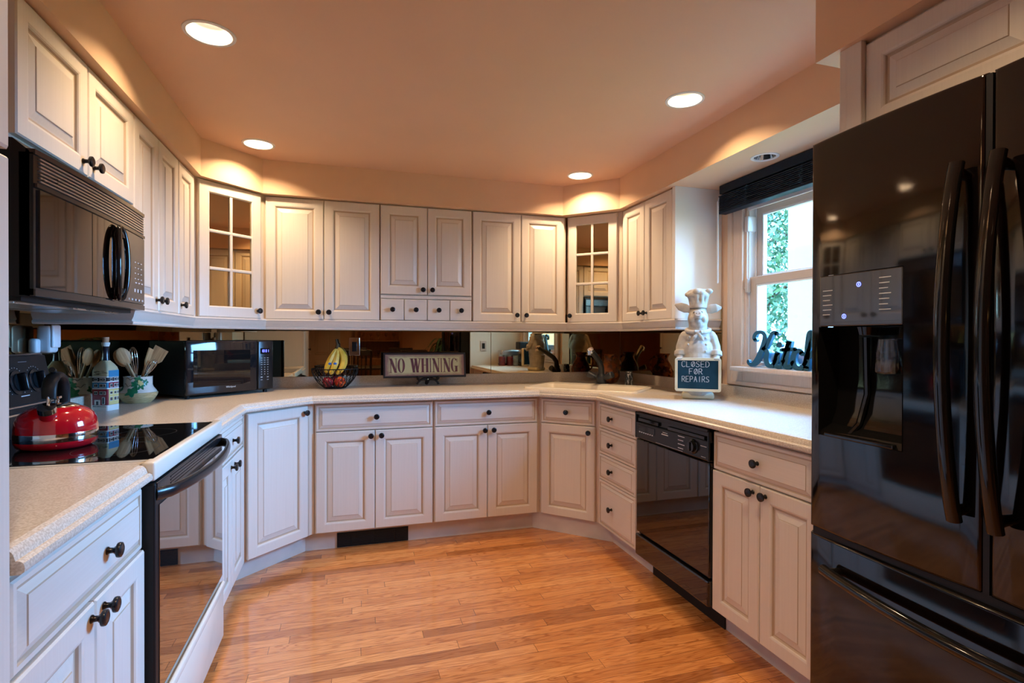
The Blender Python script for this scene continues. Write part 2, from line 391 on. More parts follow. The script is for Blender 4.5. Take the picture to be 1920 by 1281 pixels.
struct('wall_right', m, wallp, 'peach wall holding the window above the sink side counter', 'wall')
m = MB(); m.box(DX0-.12, DX1+.12, DY-.12, DY, 0, H); struct('wall_rear', m, wallp, 'peach dining wall behind the camera', 'wall')
m = MB(); m.box(DX0-.12, DX0, DY, .22, 0, H); m.box(DX0-.12, XL-.12, .22, .34, 0, H); struct('wall_dining_left', m, wallp)
m = MB(); m.box(DX1, DX1+.12, DY, .22, 0, H)
m.box(XR, DX1+.12, .10, .22, 0, H); struct('wall_dining_right', m, wallp)
# dining patio window
def winframe(name, y0, y1, z0, z1, x, w=.06, mull=()):
    m = MB()
    m.box(x-.03, x+.05, y0, y0+w, z0, z1, .004); m.box(x-.03, x+.05, y1-w, y1, z0, z1, .004)
    m.box(x-.03, x+.05, y0, y1, z0, z0+w, .004); m.box(x-.03, x+.05, y0, y1, z1-w, z1, .004)
    for q in mull: m.box(x-.02, x+.04, q-.04, q+.04, z0, z1, .004)
    return m
# toe kicks
toe = [(-.56, 1.03), (-.56, 3.03), (-.245, 3.34), (1.155, 3.34), (1.545, 2.955), (1.545, 1.29)]
m = MB(); m.sweep(toe, [(0, 0), (0, .112), (.016, .112), (.016, 0)]); struct('trim_1', m, toem, 'pale recessed toe kick under the base cabinets', 'toe kick')

# ---------------------------------------------------------------- window over the counter
X = XR
win = bpy.data.objects.new('window_1', None); COL.objects.link(win); win['kind'] = 'structure'; win['label'] = 'double hung window beside the refrigerator looking onto trees'; win['category'] = 'window'
m = MB()   # casing, stepped
def casing(m, y0, y1, z0, z1, w, x0, x1, bev=.003):
    m.box(x0, x1, y0-w, y0, z0-w, z1+w, bev); m.box(x0, x1, y1, y1+w, z0-w, z1+w, bev); m.box(x0, x1, y0, y1, z0-w, z0, bev); m.box(x0, x1, y0, y1, z1, z1+w, bev)
m.box(X-.018, X, WY1, WY1+.11, 1.00, WZ1+.1, .003); m.box(X-.018, X, WY0-.11, WY0, 1.00, WZ1+.1, .003)
m.box(X-.018, X, WY0, WY1, WZ1, WZ1+.1, .003); m.box(X-.018, X, WY0, WY1, 1.00, WZ0, .003)
m.box(X-.028, X, WY1+.075, WY1+.115, .995, WZ1+.1, .008); m.box(X-.028, X, WY0-.115, WY0-.075, .995, WZ1+.1, .008); m.box(X-.028, X, WY0-.11, WY1+.115, .988, 1.012, .006)
m.box(X-.024, X, WY1-.004, WY1+.012, WZ0-.012, WZ1+.012, .004); m.box(X-.024, X, WY0-.012, WY0+.004, WZ0-.012, WZ1+.012, .004); m.box(X-.024, X, WY0, WY1, WZ0-.012, WZ0+.002, .004)
obj('casing', m, winwood, win)
m = MB()   # stool the letters stand on
m.box(X-.085, X+.02, WY0-.02, WY1+.02, WZ0-.030, WZ0-.006, .006); obj('sill', m, winwood, win)
m = MB(); casing(m, WY0+.02, WY1-.02, WZ0+.02, WZ1-.02, .02, X-.005, X+.13, 0); obj('jamb', m, winwood, win)
m = MB()
for yy in (WY1-.024, WY0+.020): m.box(X+.006, X+.12, yy, yy+.004, WZ0+.02, WZ1-.02, .001); m.box(X+.046, X+.050, yy-.010, yy+.012, WZ0+.02, WZ1-.02, .001)
m.box(X+.002, X+.010, WY0+.02, WY1-.02, WZ1-.045, WZ1-.02, .002); obj('track', m, winvin, win)
def sash(name, z0, z1, x, w=.045):
    m = MB(); y0, y1 = WY0+.024, WY1-.024
    m.box(x-.015, x+.018, y0, y0+w, z0, z1, .004); m.box(x-.015, x+.018, y1-w, y1, z0, z1, .004)
    m.box(x-.0145, x+.0175, y0+.001, y1-.001, z0, z0+w, .004); m.box(x-.0145, x+.0175, y0+.001, y1-.001, z1-w, z1, .004)
    s_ = obj(name, m, winsash, win)
    g = MB(); g.box(x, x+.004, y0+w-.005, y1-w+.005, z0+w-.005, z1-w+.005); obj('pane', g, wglass, s_)
    b = MB(); casing(b, y0+w+.008, y1-w-.008, z0+w+.008, z1-w-.008, .008, x-.012, x+.010, .001); obj('glazing_bead', b, winvin, s_)
sash('upper_sash', 1.545, WZ1-.022, X+.066); sash('lower_sash', WZ0+.022, 1.585, X+.028)
m = MB(); m.box(X-.012, X+.045, WY1-.035, WY1-.006, WZ1-.16, WZ1-.075, .005); obj('latch_block', m, winvin, win)
m = MB(); m.box(X-.014, X+.012, WY1-.034, WY1-.012, 1.50, 1.575, .004); m.tube([(X-.005, WY1-.015, 1.525), (X-.012, WY1+.010, 1.525)], .005, 8); obj('sash_lock', m, winsash, win)

# blind
bl = thing('window_blind', 'raised dark navy slatted blind along the top of the window', 'blind', (2.0, 2.03, 2.06))
m = MB(); m.box(.02, .075, -.60, .565, .008, .058, .006); obj('headrail', m, navy, bl)
m = MB(); 
for k in range(9): m.box(.012, .062, -.595, .56, -.085+k*.0095, -.0785+k*.0095, .002)
m.box(.010, .064, -.597, .562, -.105, -.088, .003); obj('slats', m, navy, bl)
for yy in (.335, -.03, -.38):
    m = MB()
    for k in range(26):
        a = (.006+random.uniform(-.003, .003), yy+random.uniform(-.012, .012), .0-k*.0036); m.tube([a, (a[0]+random.uniform(-.004, .004), a[1]+random.uniform(-.01, .01), a[2]-.006), (.006, yy+random.uniform(-.012, .012), a[2]-.003)], .0012, 5)
    obj('ladder_cord', m, plain('cord_%.2f' % yy, (.03, .07, .10), .7) if yy > .3 else MATS['cord_0.34'] if 'cord_0.34' in MATS else navy, bl)
m = MB(); m.tube([(-.004, .535, -.02), (-.006, .54, -.05)], .003, 8); m.tube([(-.006, .54, -.04), (-.004, .542, -.50)], .0055, 10); obj('tilt_wand', m, plast, bl, smooth=40)

# ================================================================ cabinet kit
def ring(w, h, i, y): return [(i, y, i), (w-i, y, i), (w-i, y, h-i), (i, y, h-i)]
def front(w, h, prof):
    m = MB(); m.rings([ring(w, h, a, b) for a, b, c in prof], [c for a, b, c in prof[1:]], cap0=True, cap1=True); return m
def door_prof(f=.055):
    return [(0, .019, 0), (0, .004, 0), (.004, 0, 0), (f-.006, 0, 0), (f, .002, 0), (f+.003, .0055, 0), (f+.006, .0105, 1), (f+.012, .0105, 1), (f+.016, .0095, 0), (f+.036, .0035, 0), (f+.038, .0015, 1), (f+.041, .0010, 0)]
DRW = [(0, .019, 0), (0, .008, 0), (.004, .005, 0), (.013, .005, 0), (.016, .0085, 1), (.020, .0085, 1), (.034, .002, 0), (.036, 0, 1), (.039, 0, 0)]
SPICE = [(0, .019, 0), (0, .003, 0), (.003, 0, 0), (.006, 0, 0)]
_km = None
def knob(parent, x, z):
    global _km
    if _km is None:
        k = MB(); k.lathe([(.0085, 0), (.0085, .002), (.0062, .005), (.0058, .012), (.0100, .017), (.0158, .020), (.0166, .0235), (.0158, .027), (.0115, .029), (.0110, .0283), (.0004, .0290)], 24, mat=Matrix.Rotation(PI/2, 4, 'X'))
        _km = mesh('knob', k, knobm, 35)
    return obj('knob', _km, None, parent, (x, 0, z))
def door(parent, x0, x1, z0, z1, kx=None, kz=None, prof=None, name='door', mats=None):
    d = obj(name, front(x1-x0, z1-z0, prof or door_prof()), mats or [cream, glaze], parent, (x0, 0, z0))
    if kx is not None: knob(d, kx-x0, kz-z0)
    return d
def drawer(parent, x0, x1, z0, z1, kx=None, prof=None):
    return door(parent, x0, x1, z0, z1, (x0+x1)/2 if kx is None else kx, (z0+z1)/2, prof or DRW, 'drawer', [creamh, glaze])
def glass_door(parent, x0, x1, z0, z1, kx, kz):
    w, h, f = x1-x0, z1-z0, .062
    m = MB(); m.rings([ring(w, h, a, b) for a, b in [(0, .019), (0, .004), (.004, 0), (f-.006, 0), (f, .004), (f, .019)]], None, cap0=False, cap1=False)
    m.rings([ring(w, h, a, b) for a, b in [(f, .019), (0, .019)]], None, cap0=False, cap1=False)
    d = obj('door', m, [cream], parent, (x0, 0, z0))
    mu = MB(); mu.box(w/2-.009, w/2+.009, .002, .014, f, h-f, .004)
    for k in (1, 2):
        z = f+(h-2*f)*k/3; mu.box(f, w-f, .0015, .0135, z-.009, z+.009, .004)
    obj('muntins', mu, cream, d)
    g = MB(); g.box(f-.004, w-f+.004, .012, .016, f-.004, h-f+.004); obj('mirror_pane', g, mirror, d)
    knob(d, kx-x0, kz-z0)
    return d
BACK, LEFT, RIGHT, CHL, CHR = 0, PI/2, -PI/2, PI/4, -PI/4

# --- wall cabinets; local x runs along the doors, local y into the wall, origin at door face
UB, UT = 1.362, 2.112
def upper(label, loc, rot, w, depth=.29, z0=UB, z1=UT, name='wall_cabinet', pts=None):
    t = thing(name, label, 'cabinet', (loc[0], loc[1], 0), rot, 'wall cabinets above the counter')
    m = MB()
    if pts: m.prism(pts, [], z0, S)
    else: m.box(0, w, .020, depth, z0-.002, S, .0)
    obj('carcass', m, carc, t); return t
LX, BY, RX = -.797, 3.585, 1.782
t = upper('cream cabinet with two short doors directly above the built-in microwave', (LX, 1.646), LEFT, .768, z0=1.750)
door(t, .003, .385, 1.757, UT, .352, 1.797); door(t, .391, .765, 1.757, UT, .424, 1.797)
t = upper('tall cream cabinet with a pair of doors right beside the built-in microwave', (LX, 2.416), LEFT, .566)
door(t, .004, .276, UB, UT, .245, UB+.045); door(t, .281, .562, UB, UT, .312, UB+.045)
t = upper('narrow single door cream cabinet left of the left corner glass cabinet', (LX, 2.984), LEFT, .282)
door(t, .003, .274, UB, UT, .035, UB+.045)
# left corner: face from (-.797,3.273) to (-.485,3.585)
t = upper('diagonal corner cabinet with mirrored glass panes above the countertop microwave', (-.797, 3.273), CHL, .441, name='corner_wall_cabinet', pts=None, depth=.26)
glass_door(t, .020, .404, UB, UT, .380, UB+.045)
t = upper('cream two door cabinet between left glass cabinet and the spice drawers', (-.500, BY), BACK, .690)
door(t, .008, .344, UB, UT, .315, UB+.045); door(t, .348, .686, UB, UT, .377, UB+.045)
t = upper('cream cabinet with two short doors over four tiny spice drawers', (.192, BY), BACK, .612)
door(t, .003, .304, 1.533, UT, .275, 1.565); door(t, .308, .606, 1.533, UT, .337, 1.565)
for k in range(4):
    x0 = .004+k*.1515; drawer(t, x0, x0+.147, UB+.002, 1.500, prof=SPICE)
m = MB(); m.box(.002, .608, .006, .02, 1.505, 1.528, .003); obj('rail', m, cream, t)
t = upper('cream two door cabinet right of the spice drawers', (.806, BY), BACK, .690)
door(t, .003, .344, UB, UT, .313, UB+.045); door(t, .350, .672, UB, UT, .381, UB+.045)
t = upper('diagonal corner cabinet with mirrored glass panes above the sink', (1.495, 3.585), CHR, .406, name='corner_wall_cabinet', depth=.26)
glass_door(t, .012, .372, UB, UT, .036, UB+.045)
t = upper('cream two door cabinet between the sink corner and the window', (RX, 3.296), RIGHT, .626)
door(t, .010, .290, UB, UT, .262, UB+.045); door(t, .294, .592, UB, UT, .322, UB+.045)
m = MB(); m.box(.597, .627, .0, .318, UB-.002, S, .003); obj('side_panel', m, white, t, label='plain white side panel facing the window')

# light rail under the wall cabinets
rail = [(XL+.03, 2.418), (-.797, 2.418), (-.797, 3.268), (-.487, 3.580), (1.495, 3.580), (1.782, 3.293), (1.782, 2.668), (XR-.005, 2.668)]
m = MB(); m.sweep(rail, [(.02, 1.360), (-.004, 1.360), (-.006, 1.352), (-.001, 1.347), (.001, 1.342), (.006, 1.326), (.013, 1.316), (.015, 1.311), (.010, 1.309), (.008, 1.303), (.011, 1.297), (.018, 1.295), (.035, 1.295), (.035, 1.360)])
tag(obj('light_rail_moulding', m, cream, smooth=30), 'cream stepped moulding running under all the wall cabinets', 'moulding')

# --- base cabinets
def filler(name, label, pts, z0, z1):
    m = MB(); m.prism(pts, [], z0, z1); return tag(obj(name, m, carc), label, 'filler strip')
filler('corner_filler', 'narrow cream filler strip at the left base corner beside the range run', [(-.530, 2.965), (-.5195, 2.975), (-.555, 3.03), (-.60, 3.0), (-.60, 2.965)], .108, .868)
filler('corner_filler', 'narrow cream filler strip between left diagonal base door and the vented cabinet', [(-.222, 3.284), (-.208, 3.298), (-.194, 3.306), (-.194, 3.325), (-.215, 3.318)], .108, .868)
filler('corner_filler', 'narrow cream filler strip left of the sink base cabinet', [(1.1785, 3.306), (1.190, 3.300), (1.192, 3.318), (1.1785, 3.33)], .108, .868)
filler('corner_filler', 'narrow cream filler strip right of the sink base cabinet', [(1.468, 3.018), (1.478, 3.004), (1.53, 3.0035), (1.53, 3.03)], .108, .868)
filler('wall_corner_filler', 'narrow tan filler strip left of the left corner glass cabinet', [(-.817, 3.268), (-.805, 3.280), (-.83, 3.33), (-.88, 3.30)], UB, UT)
filler('wall_corner_filler', 'narrow tan filler strip right of the left corner glass cabinet', [(-.502, 3.598), (-.494, 3.606), (-.502, 3.66), (-.56, 3.66)], UB, UT)
def base(label, loc, rot, w, depth=.55, name='base_cabinet', x0=0, z1=.868):
    t = thing(name, label, 'cabinet', (loc[0], loc[1], 0), rot, 'base cabinets below the counter')
    m = MB(); m.box(x0, w, .020, depth, .108, z1)
    if z1 < .8: m.box(x0, w, .020, .045, z1, .868)
    obj('carcass', m, carc, t); return t
D0, D1, T0, T1 = .112, .697, .702, .857
t = base('near left cream base cabinet between tall cabinet and range', (-.505, 1.035), LEFT, .568)
drawer(t, .003, .560, T0, T1, .338); door(t, .003, .280, D0, D1, .262, .668); door(t, .284, .562, D0, D1, .320, .668)
t = base('narrow cream base cabinet between the range and the left corner', (-.505, 2.392), LEFT, .580)
drawer(t, .055, .572, T0, T1, .30); door(t, .055, .285, D0, D1, .262, .665); door(t, .290, .572, D0, D1, .338, .665)
t = base('diagonal corner base cabinet with one full height door and no drawer', (-.500, 2.980), CHL, .415, depth=.42)
door(t, .012, .390, D0, T1, .366, T1-.035)
t = base('cream base cabinet above the black floor vent', (-.192, 3.285), BACK, .688)
drawer(t, .007, .680, T0, T1, .347); door(t, .007, .337, D0, D1, .315, D1-.03); door(t, .341, .680, D0, D1, .375, D1-.03)
t = base('cream base cabinet between the vented cabinet and the sink corner', (.498, 3.285), BACK, .680)
drawer(t, .006, .672, T0, T1, .341); door(t, .006, .337, D0, D1, .318, D1-.03); door(t, .341, .672, D0, D1, .375, D1-.03)
t = base('diagonal sink base cabinet with one drawer front over one door', (1.177, 3.285), CHR, .398, depth=.42, z1=.68)
drawer(t, .018, .380, T0, T1); door(t, .018, .384, D0, D1, .348, D1-.035)
t = base('cream base cabinet with a stack of four drawers beside the dishwasher', (1.458, 3.002), RIGHT, .480, z1=.68)
for a, b in ((.705, .850), (.549, .701), (.393, .545), (.112, .389)): drawer(t, .018, .455, a, b, .195)
t = base('right cream base cabinet between the dishwasher and the refrigerator', (1.458, 1.912), RIGHT, .600, x0=.020)
drawer(t, .005, .520, T0, T1, .264); door(t, .005, .272, D0, D1, .242, D1-.03); door(t, .276, .545, D0, D1, .306, D1-.03)

# tall cabinet at the near left, panel and cabinet round the fridge
t = thing('pantry_cabinet', 'tall pale pantry cabinet at the near left edge of the kitchen', 'cabinet', (-.505, .36, 0), LEFT)
m = MB(); m.box(0, .668, .02, .64, .10, S, .002); obj('carcass', m, cream, t)
door(t, .003, .666, .112, 1.525, .05, 1.1); door(t, .003, .666, 1.537, UT, .05, 1.6)
t = thing('fridge_end_panel', 'tall cream panel standing between the right counter and the refrigerator', 'panel', (1.432, 1.282, 0), 0)
m = MB(); m.box(0, .665, -.024, 0, 0, S, .002); m.box(-.0, .02, -.072, -.022, 1.80, S, .002); obj('panel', m, cream, t)
t = thing('wall_cabinet', 'cream cabinet with wide doors above the refrigerator', 'cabinet', (1.447, 1.256, 0), RIGHT, 'wall cabinets above the counter')
m = MB(); m.box(.0, .95, .02, .60, 1.835, S); obj('carcass', m, carc, t)
door(t, .046, .495, 1.852, 2.108); door(t, .500, .945, 1.852, 2.108)
t = thing('fridge_end_panel', 'cream panel on the near side of the refrigerator, outside the frame', 'panel', (1.432, .24, 0), 0)
m = MB(); m.box(0, .665, -.03, 0, 0, S, .002); obj('panel', m, cream, t)

# ================================================================ countertops
LIP = [(.045, .870), (.006, .870), (.001, .874), (0, .880), (.002, .888), (.008, .892), (.0125, .892), (.0135, .896), (.016, .904), (.022, .911), (.032, .914)]
def sinkpt(a, b): return (1.53+(a+b)*.70711, 3.28+(-a+b)*.70711)      # a along the front edge, b toward the corner
def rrect(a0, a1, b0, b1, r, n=5):
    out = []
    for (cx, cy, s) in ((a1-r, b1-r, 0), (a0+r, b1-r, 1), (a0+r, b0+r, 2), (a1-r, b0+r, 3)):
        for k in range(n+1):
            t_ = PI/2*(s+k/n); out.append((cx+r*math.cos(t_), cy+r*math.sin(t_)))
    return out
HOLE = [sinkpt(a, b) for a, b in rrect(-.355, .355, -.205, .155, .05)]
ct = thing('countertop', 'long speckled beige countertop wrapping from range to refrigerator', 'countertop', (0, 0, 0))
path = [(-.49, 2.380), (-.49, 2.94), (-.195, 3.235), (1.165, 3.235), (1.435, 2.965), (1.435, 1.290)]
m = MB(); m.sweep(path, LIP)
inn = offset(path, .032)
m.prism(inn+[(XR-.002, 1.29), (XR-.002, YB-.002), (XL+.002, YB-.002), (XL+.002, 2.335), (-.53, 2.335), (-.53, 2.380)], [HOLE], .872, .914)
obj('slab', m, ctop, ct, smooth=25)
sp = [(XL+.02, 2.335), (XL+.02, YB-.02), (XR-.02, YB-.02), (XR-.02, 1.29)]
m = MB(); m.sweep(sp, [(0, .913), (0, .979), (.003, .982), (.018, .982), (.018, .913)]); obj('backsplash', m, ctop, ct)
ct = thing('countertop', 'short speckled beige countertop left of the range in the near corner', 'countertop', (0, 0, 0))
path = [(-.49, 1.032), (-.49, 1.610)]
m = MB(); m.sweep(path, LIP); m.prism([(-.522, 1.032), (-.522, 1.652), (XL+.002, 1.652), (XL+.002, 1.032)], [], .872, .914); obj('slab', m, ctop, ct, smooth=25)
m = MB(); m.box(XL+.002, XL+.02, 1.04, 1.60, .9145, .982, .002); obj('backsplash', m, ctop, ct)

# sink
sk = thing('kitchen_sink', 'bone coloured drop-in corner sink set diagonally in the counter', 'sink', (1.53, 3.28, .914), -PI/4)
def rr3(a0, a1, b0, b1, r, z): return [(x, y, z) for x, y in rrect(a0, a1, b0, b1, r)]
m = MB(); m.rings([rr3(-.385, .385, -.236, .236, .05, .0), rr3(-.383, .383, -.234, .234, .05, .008), rr3(-.377, .377, -.228, .228, .05, .012), rr3(-.360, .360, -.211, .20, .05, .012), rr3(-.352, .352, -.203, .152, .05, .006),
    rr3(-.340, .340, -.19, .14, .05, -.02), rr3(-.32, .32, -.17, .12, .06, -.17), rr3(-.28, .28, -.13, .09, .06, -.185)], cap0=False, cap1=True)
obj('basin', m, sinkm, sk, smooth=50)
m = MB(); m.lathe([(.04, 0), (.04, .003), (.02, .001)], 24, c=(0, -.02, -.185)); obj('drain', m, steel, sk, smooth=30)

# faucet
fa = thing('kitchen_faucet', 'dark two-handled faucet behind the corner sink', 'faucet', (1.715, 3.465, .926), -PI/4-.12)
m = MB(); m.lathe([(.034, 0), (.036, .006), (.030, .012), (.033, .03), (.036, .045), (.030, .06), (.022, .07), (.018, .085), (.016, .10)], 24); obj('body', m, dfau, fa, smooth=40)
for s in (-1, 1):
    m = MB(); m.tube([(0, 0, .035), (s*.045, -.008, .045), (s*.058, -.012, .052)], .016, 14); m.tube([(s*.050, -.010, .048), (s*.092, -.022, .068)], [.020, .024], 16); m.tube([(s*.092, -.022, .068), (s*.096, -.023, .070)], [.024, .019], 16); obj('handle', m, dfau, fa, smooth=40)
m = MB(); m.tube([(0, 0, .07), (0, -.004, .12), (0, -.03, .155), (0, -.09, .195), (0, -.165, .238)], [.022, .021, .0195, .019, .019], 18); obj('spout', m, dfau, fa, smooth=50)
m = MB(); m.tube([(0, -.160, .235), (0, -.172, .243)], .0215, 20); m.ball((0, -.177, .232), (.024, .022, .024), 18); m.tube([(0, -.180, .232), (0, -.186, .205)], [.018, .014], 16); obj('spray_head', m, chrome, fa, smooth=50)

# amber jug and pepper mill behind the sink
jg = thing('glass_jug', 'amber crackled glass jug in the corner behind the faucet', 'jug', (1.865, 3.635, .9145), .2)
m = MB(); m.lathe([(.045, 0), (.058, .006), (.078, .045), (.080, .075), (.066, .120), (.045, .155), (.038, .175), (.044, .195), (.056, .215), (.053, .216), (.040, .195), (.034, .175), (.041, .155), (.062, .120), (.076, .075), (.074, .045), (.054, .010), (.001, .008)], 36); obj('body', m, amber, jg, smooth=60)
m = MB(); m.tube([(.040, 0, .180), (.070, 0, .192), (.098, -.002, .17), (.104, -.002, .13), (.095, 0, .09), (.078, 0, .065)], [.007, .008, .008, .008, .007, .006], 12); obj('handle', m, amber, jg, smooth=60)
m = MB(); m.lathe([(.026, 0), (.028, .004), (.028, .082), (.024, .090), (.026, .096), (.020, .104), (.001, .106)], 24)
tag(obj('pepper_grinder', m, noisy('speckled_dark', (.012, .012, .014), (.30, .30, .32), (1, 1, .5), 90, 3, .55, .62, rough=.3), loc=(1.862, 3.335, .9145), smooth=40), 'small dark speckled grinder right of the faucet', 'grinder')

# mirror tiles
def mpanel(label, name='mirror_panel', **k):
    m = MB(); m.box(k['x0'], k['x1'], k['y0'], k['y1'], .9825, k.get('z1', 1.43), .0008)
    return tag(obj(name, m, mirror), label, 'mirror', 'bronze mirror backsplash panels')
g_ = .0008
mpanel('bronze mirror panel behind the range control panel', x0=XL+.0005, x1=XL+.006, y0=1.66, y1=2.30)
mpanel('bronze mirror panel behind the painted bottle and utensil crock', x0=XL+.0005, x1=XL+.006, y0=2.302, y1=YB-.007)
mpanel('bronze mirror panel behind the fruit basket and the lettered sign', x0=XL+.007, x1=1.015, y0=YB-.006, y1=YB-.0005)
mpanel('bronze mirror panel behind the sink, from the sign to the room corner', x0=1.017, x1=XR-.007, y0=YB-.006, y1=YB-.0005)
mpanel('bronze mirror panel on the window wall behind the amber jug', x0=XR-.006, x1=XR-.0005, y0=2.66, y1=YB-.007)
# outlet on the mirror
pl = thing('outlet_plate', 'mirrored outlet plate on the backsplash right of the bananas', 'switch', (.034, YB-.006, 1.185))
m = MB(); m.box(-.036, .036, -.005, -.0005, -.062, .062, .002); obj('plate', m, chrome, pl)
m = MB(); m.box(-.016, .016, -.009, -.005, -.033, .033, .001); obj('rocker', m, switch, pl)
pl = thing('switch_plate', 'beige switch plate on the panel beside the refrigerator, seen in the mirror', 'switch', (1.60, 1.2825, 1.15), PI)
m = MB(); m.box(-.040, .040, -.005, -.0002, -.064, .064, .002); obj('plate', m, plate, pl)
m = MB(); m.box(-.018, .018, -.009, -.005, -.034, .034, .001); obj('rocker', m, switch, pl)
# plug-in on the left mirror
pg = thing('plug_in_unit', 'grey-white plug-in unit on the mirror above the range end', 'plug', (XL+.007, 2.50, 1.185), 0)
m = MB(); m.box(.0, .030, -.055, .035, .0, .055, .010, seg=3); m.box(.015, .062, -.030, .035, .0, .105, .012, seg=3); obj('housing', m, plast, pg, smooth=40)
m = MB(); m.box(.058, .070, -.026, .032, .02, .108, .006, seg=3); obj('cover', m, plain('plug_cover', (.72, .75, .80), .3), pg, smooth=40)
m = MB(); m.box(.012, .055, -.020, .030, -.004, .024, .006); obj('vial', m, clear, pg)

# toe kick vent
vt = thing('floor_vent', 'black louvred vent grille in the toe kick', 'vent', (-.069, 3.3395, .004))
m = MB()
for z in (0, .078): m.box(0, .416, -.006, -.0005, z, z+.006)
for x in (0, .078, .208, .335, .410): m.box(x, x+.006, -.0065, -.0005, 0, .084)
obj('frame', m, blackm, vt)
m = MB(); m.box(.002, .414, -.0015, -.0005, .002, .082)
for k in range(9): m.box(.004, .412, -.0050, -.0010, .009+k*.0078, .012+k*.0078)
obj('louvres', m, plain('vent_black', (.006, .006, .007), .5), vt)

# ================================================================ recessed lights
baffle = plain('satin_lamp_baffle', (.16, .14, .125), .5)
def canlight(label, x, y, z, r=.072, on=True):
    t = thing('recessed_light', label, 'ceiling light', (x, y, z), 0, 'recessed ceiling lights')
    m = MB(); m.lathe([(r+.014, 0), (r+.013, -.003), (r+.004, -.005), (r-.001, -.003), (r-.003, .004), (r-.004, .004), (r-.003, .0)], 40); 
    m = MB(); seg = 40
    prof = [(r+.014, .0), (r+.013, -.003), (r+.003, -.005), (r-.001, -.002), (r-.002, .002)]
    m.rings([[(a*math.cos(2*PI*i/seg), a*math.sin(2*PI*i/seg), b) for i in range(seg)] for a, b in prof], cap0=False, cap1=False); obj('trim_ring', m, white, t, smooth=50)
    m = MB(); prof = [(r-.002, .001), (r-.006, .03), (r-.014, .06), (r-.02, .085)]
    m.rings([[(a*math.cos(2*PI*i/seg), a*math.sin(2*PI*i/seg), b) for i in range(seg)] for a, b in prof], cap0=False, cap1=True); obj('reflector', m, baffle if on else chrome, t, smooth=50)
    m = MB(); m.lathe([(.001, .056), (r*.55, .057), (r*.66, .062), (r*.68, .070), (r*.4, .079), (.001, .08)], 28); obj('bulb', m, bulbm if on else plain('unlit_bulb', (.7, .7, .72), .2), t, smooth=60)
    if on:
        l = bpy.data.lights.new('can_lamp', 'AREA'); l.shape = 'DISK'; l.size = r*1.05; l.energy = LAMP_W; l.color = (1.0, .72, .44); l.spread = R(160)
        o = bpy.data.objects.new('can_lamp', l); COL.objects.link(o); o.parent = t; o.location = (0, 0, .052)
for (x, y), lb in zip(LIGHTS, ['lit recessed ceiling light nearest the left wall cabinets and the camera', 'lit recessed ceiling light above the left corner glass cabinet', 'lit recessed ceiling light in front of the window soffit', 'lit recessed ceiling light above the sink corner',
        'lit recessed ceiling light over the pantry, outside the frame', 'lit recessed ceiling light behind the camera near the refrigerator', 'lit recessed ceiling light over the dining table', 'lit recessed ceiling light over the dining patio window']): canlight(lb, x, y, H)
canlight('unlit chrome recessed light in the soffit above the window', 1.91, 2.12, S, .050, False)

# ================================================================ refrigerator (local: x along the front toward the camera, y into the wall)
FX = 1.243
fr = thing('refrigerator', 'large glossy black french door refrigerator with bottom freezer', 'refrigerator', (FX, 1.213, 0), RIGHT)
FW = .895
m = MB(); m.box(.004, FW-.004, .085, .80, .03, 1.775, .006); m.box(.03, FW-.03, .12, .75, .0, .035); obj('body', m, blackm, fr)
def bulge(u): return .011*(2*u-1)**2                         # doors bow gently outward
def fdoor(name, x0, x1, z0, z1, hole=None):
    """thick bowed door slab; hole=(hx0,hx1,hz0,hz1) leaves a recess opening"""
    w = x1-x0; r = .010
    xs = [0, .002, .005, r]+[w*k/10 for k in range(1, 10)]+[w-r, w-.005, w-.002, w]
    dy = {0: r, 1: .0045, 2: .0018, 3: 0}; n = len(xs)
    zs = [z0, z0+.002, z0+.005, z0+r]+([hole[2], hole[3]] if hole else [(z0+z1)/2])+[z1-r, z1-.005, z1-.002, z1]
    if hole:
        xs = sorted(set(xs+[hole[0]-x0, hole[1]-x0])); xs = [v for v in xs if not any(abs(v-h+x0) < .012 and abs(v-h+x0) > 1e-6 for h in hole[:2])]
        n = len(xs)
    def ex(v, lim):
        d = min(v, lim-v); return 0 if d >= r else r-math.sqrt(max(0, r*r-(r-d)**2))
    m = MB(); g = [[m.bm.verts.new((x0+x, bulge(x/w)+max(ex(x, w), ex(z-z0, z1-z0)), z)) for x in xs] for z in zs]
    for j in range(len(zs)-1):
        for i in range(n-1):
            if hole and xs[i]+x0 > hole[0]-1e-5 and xs[i+1]+x0 < hole[1]+1e-5 and zs[j] > hole[2]-1e-5 and zs[j+1] < hole[3]+1e-5: continue
            m.bm.faces.new((g[j][i], g[j][i+1], g[j+1][i+1], g[j+1][i]))
    # sides and back
    T = .075; nz = len(zs)
    for rows in ([g[0][i] for i in range(n)], [g[-1][i] for i in range(n)], [g[j][0] for j in range(nz)], [g[j][-1] for j in range(nz)]):
        bk = [m.bm.verts.new((v.co.x, T, v.co.z)) for v in rows]
        for i in range(len(rows)-1): m.bm.faces.new((rows[i], rows[i+1], bk[i+1], bk[i]))
    if not hole: m.poly([(x0, T, z0), (x1, T, z0), (x1, T, z1), (x0, T, z1)])
    bmesh.ops.remove_doubles(m.bm, verts=m.bm.verts[:], dist=1e-5)
    return obj(name, m, frm, fr, smooth=45)
ZS = .700
DH = (.040, .274, .980, 1.418)
dl = fdoor('door', .0, .436, ZS+.016, 1.796, DH)
drr = fdoor('door', .448, FW, ZS+.016, 1.796)
dz = fdoor('freezer_drawer', .0, FW, .045, ZS)
m = MB(); m.box(.436, .448, .012, .08, ZS+.02, 1.79); m.box(.01, FW-.01, .014, .085, ZS-.004, ZS+.02); obj('gasket', m, blackm, fr)
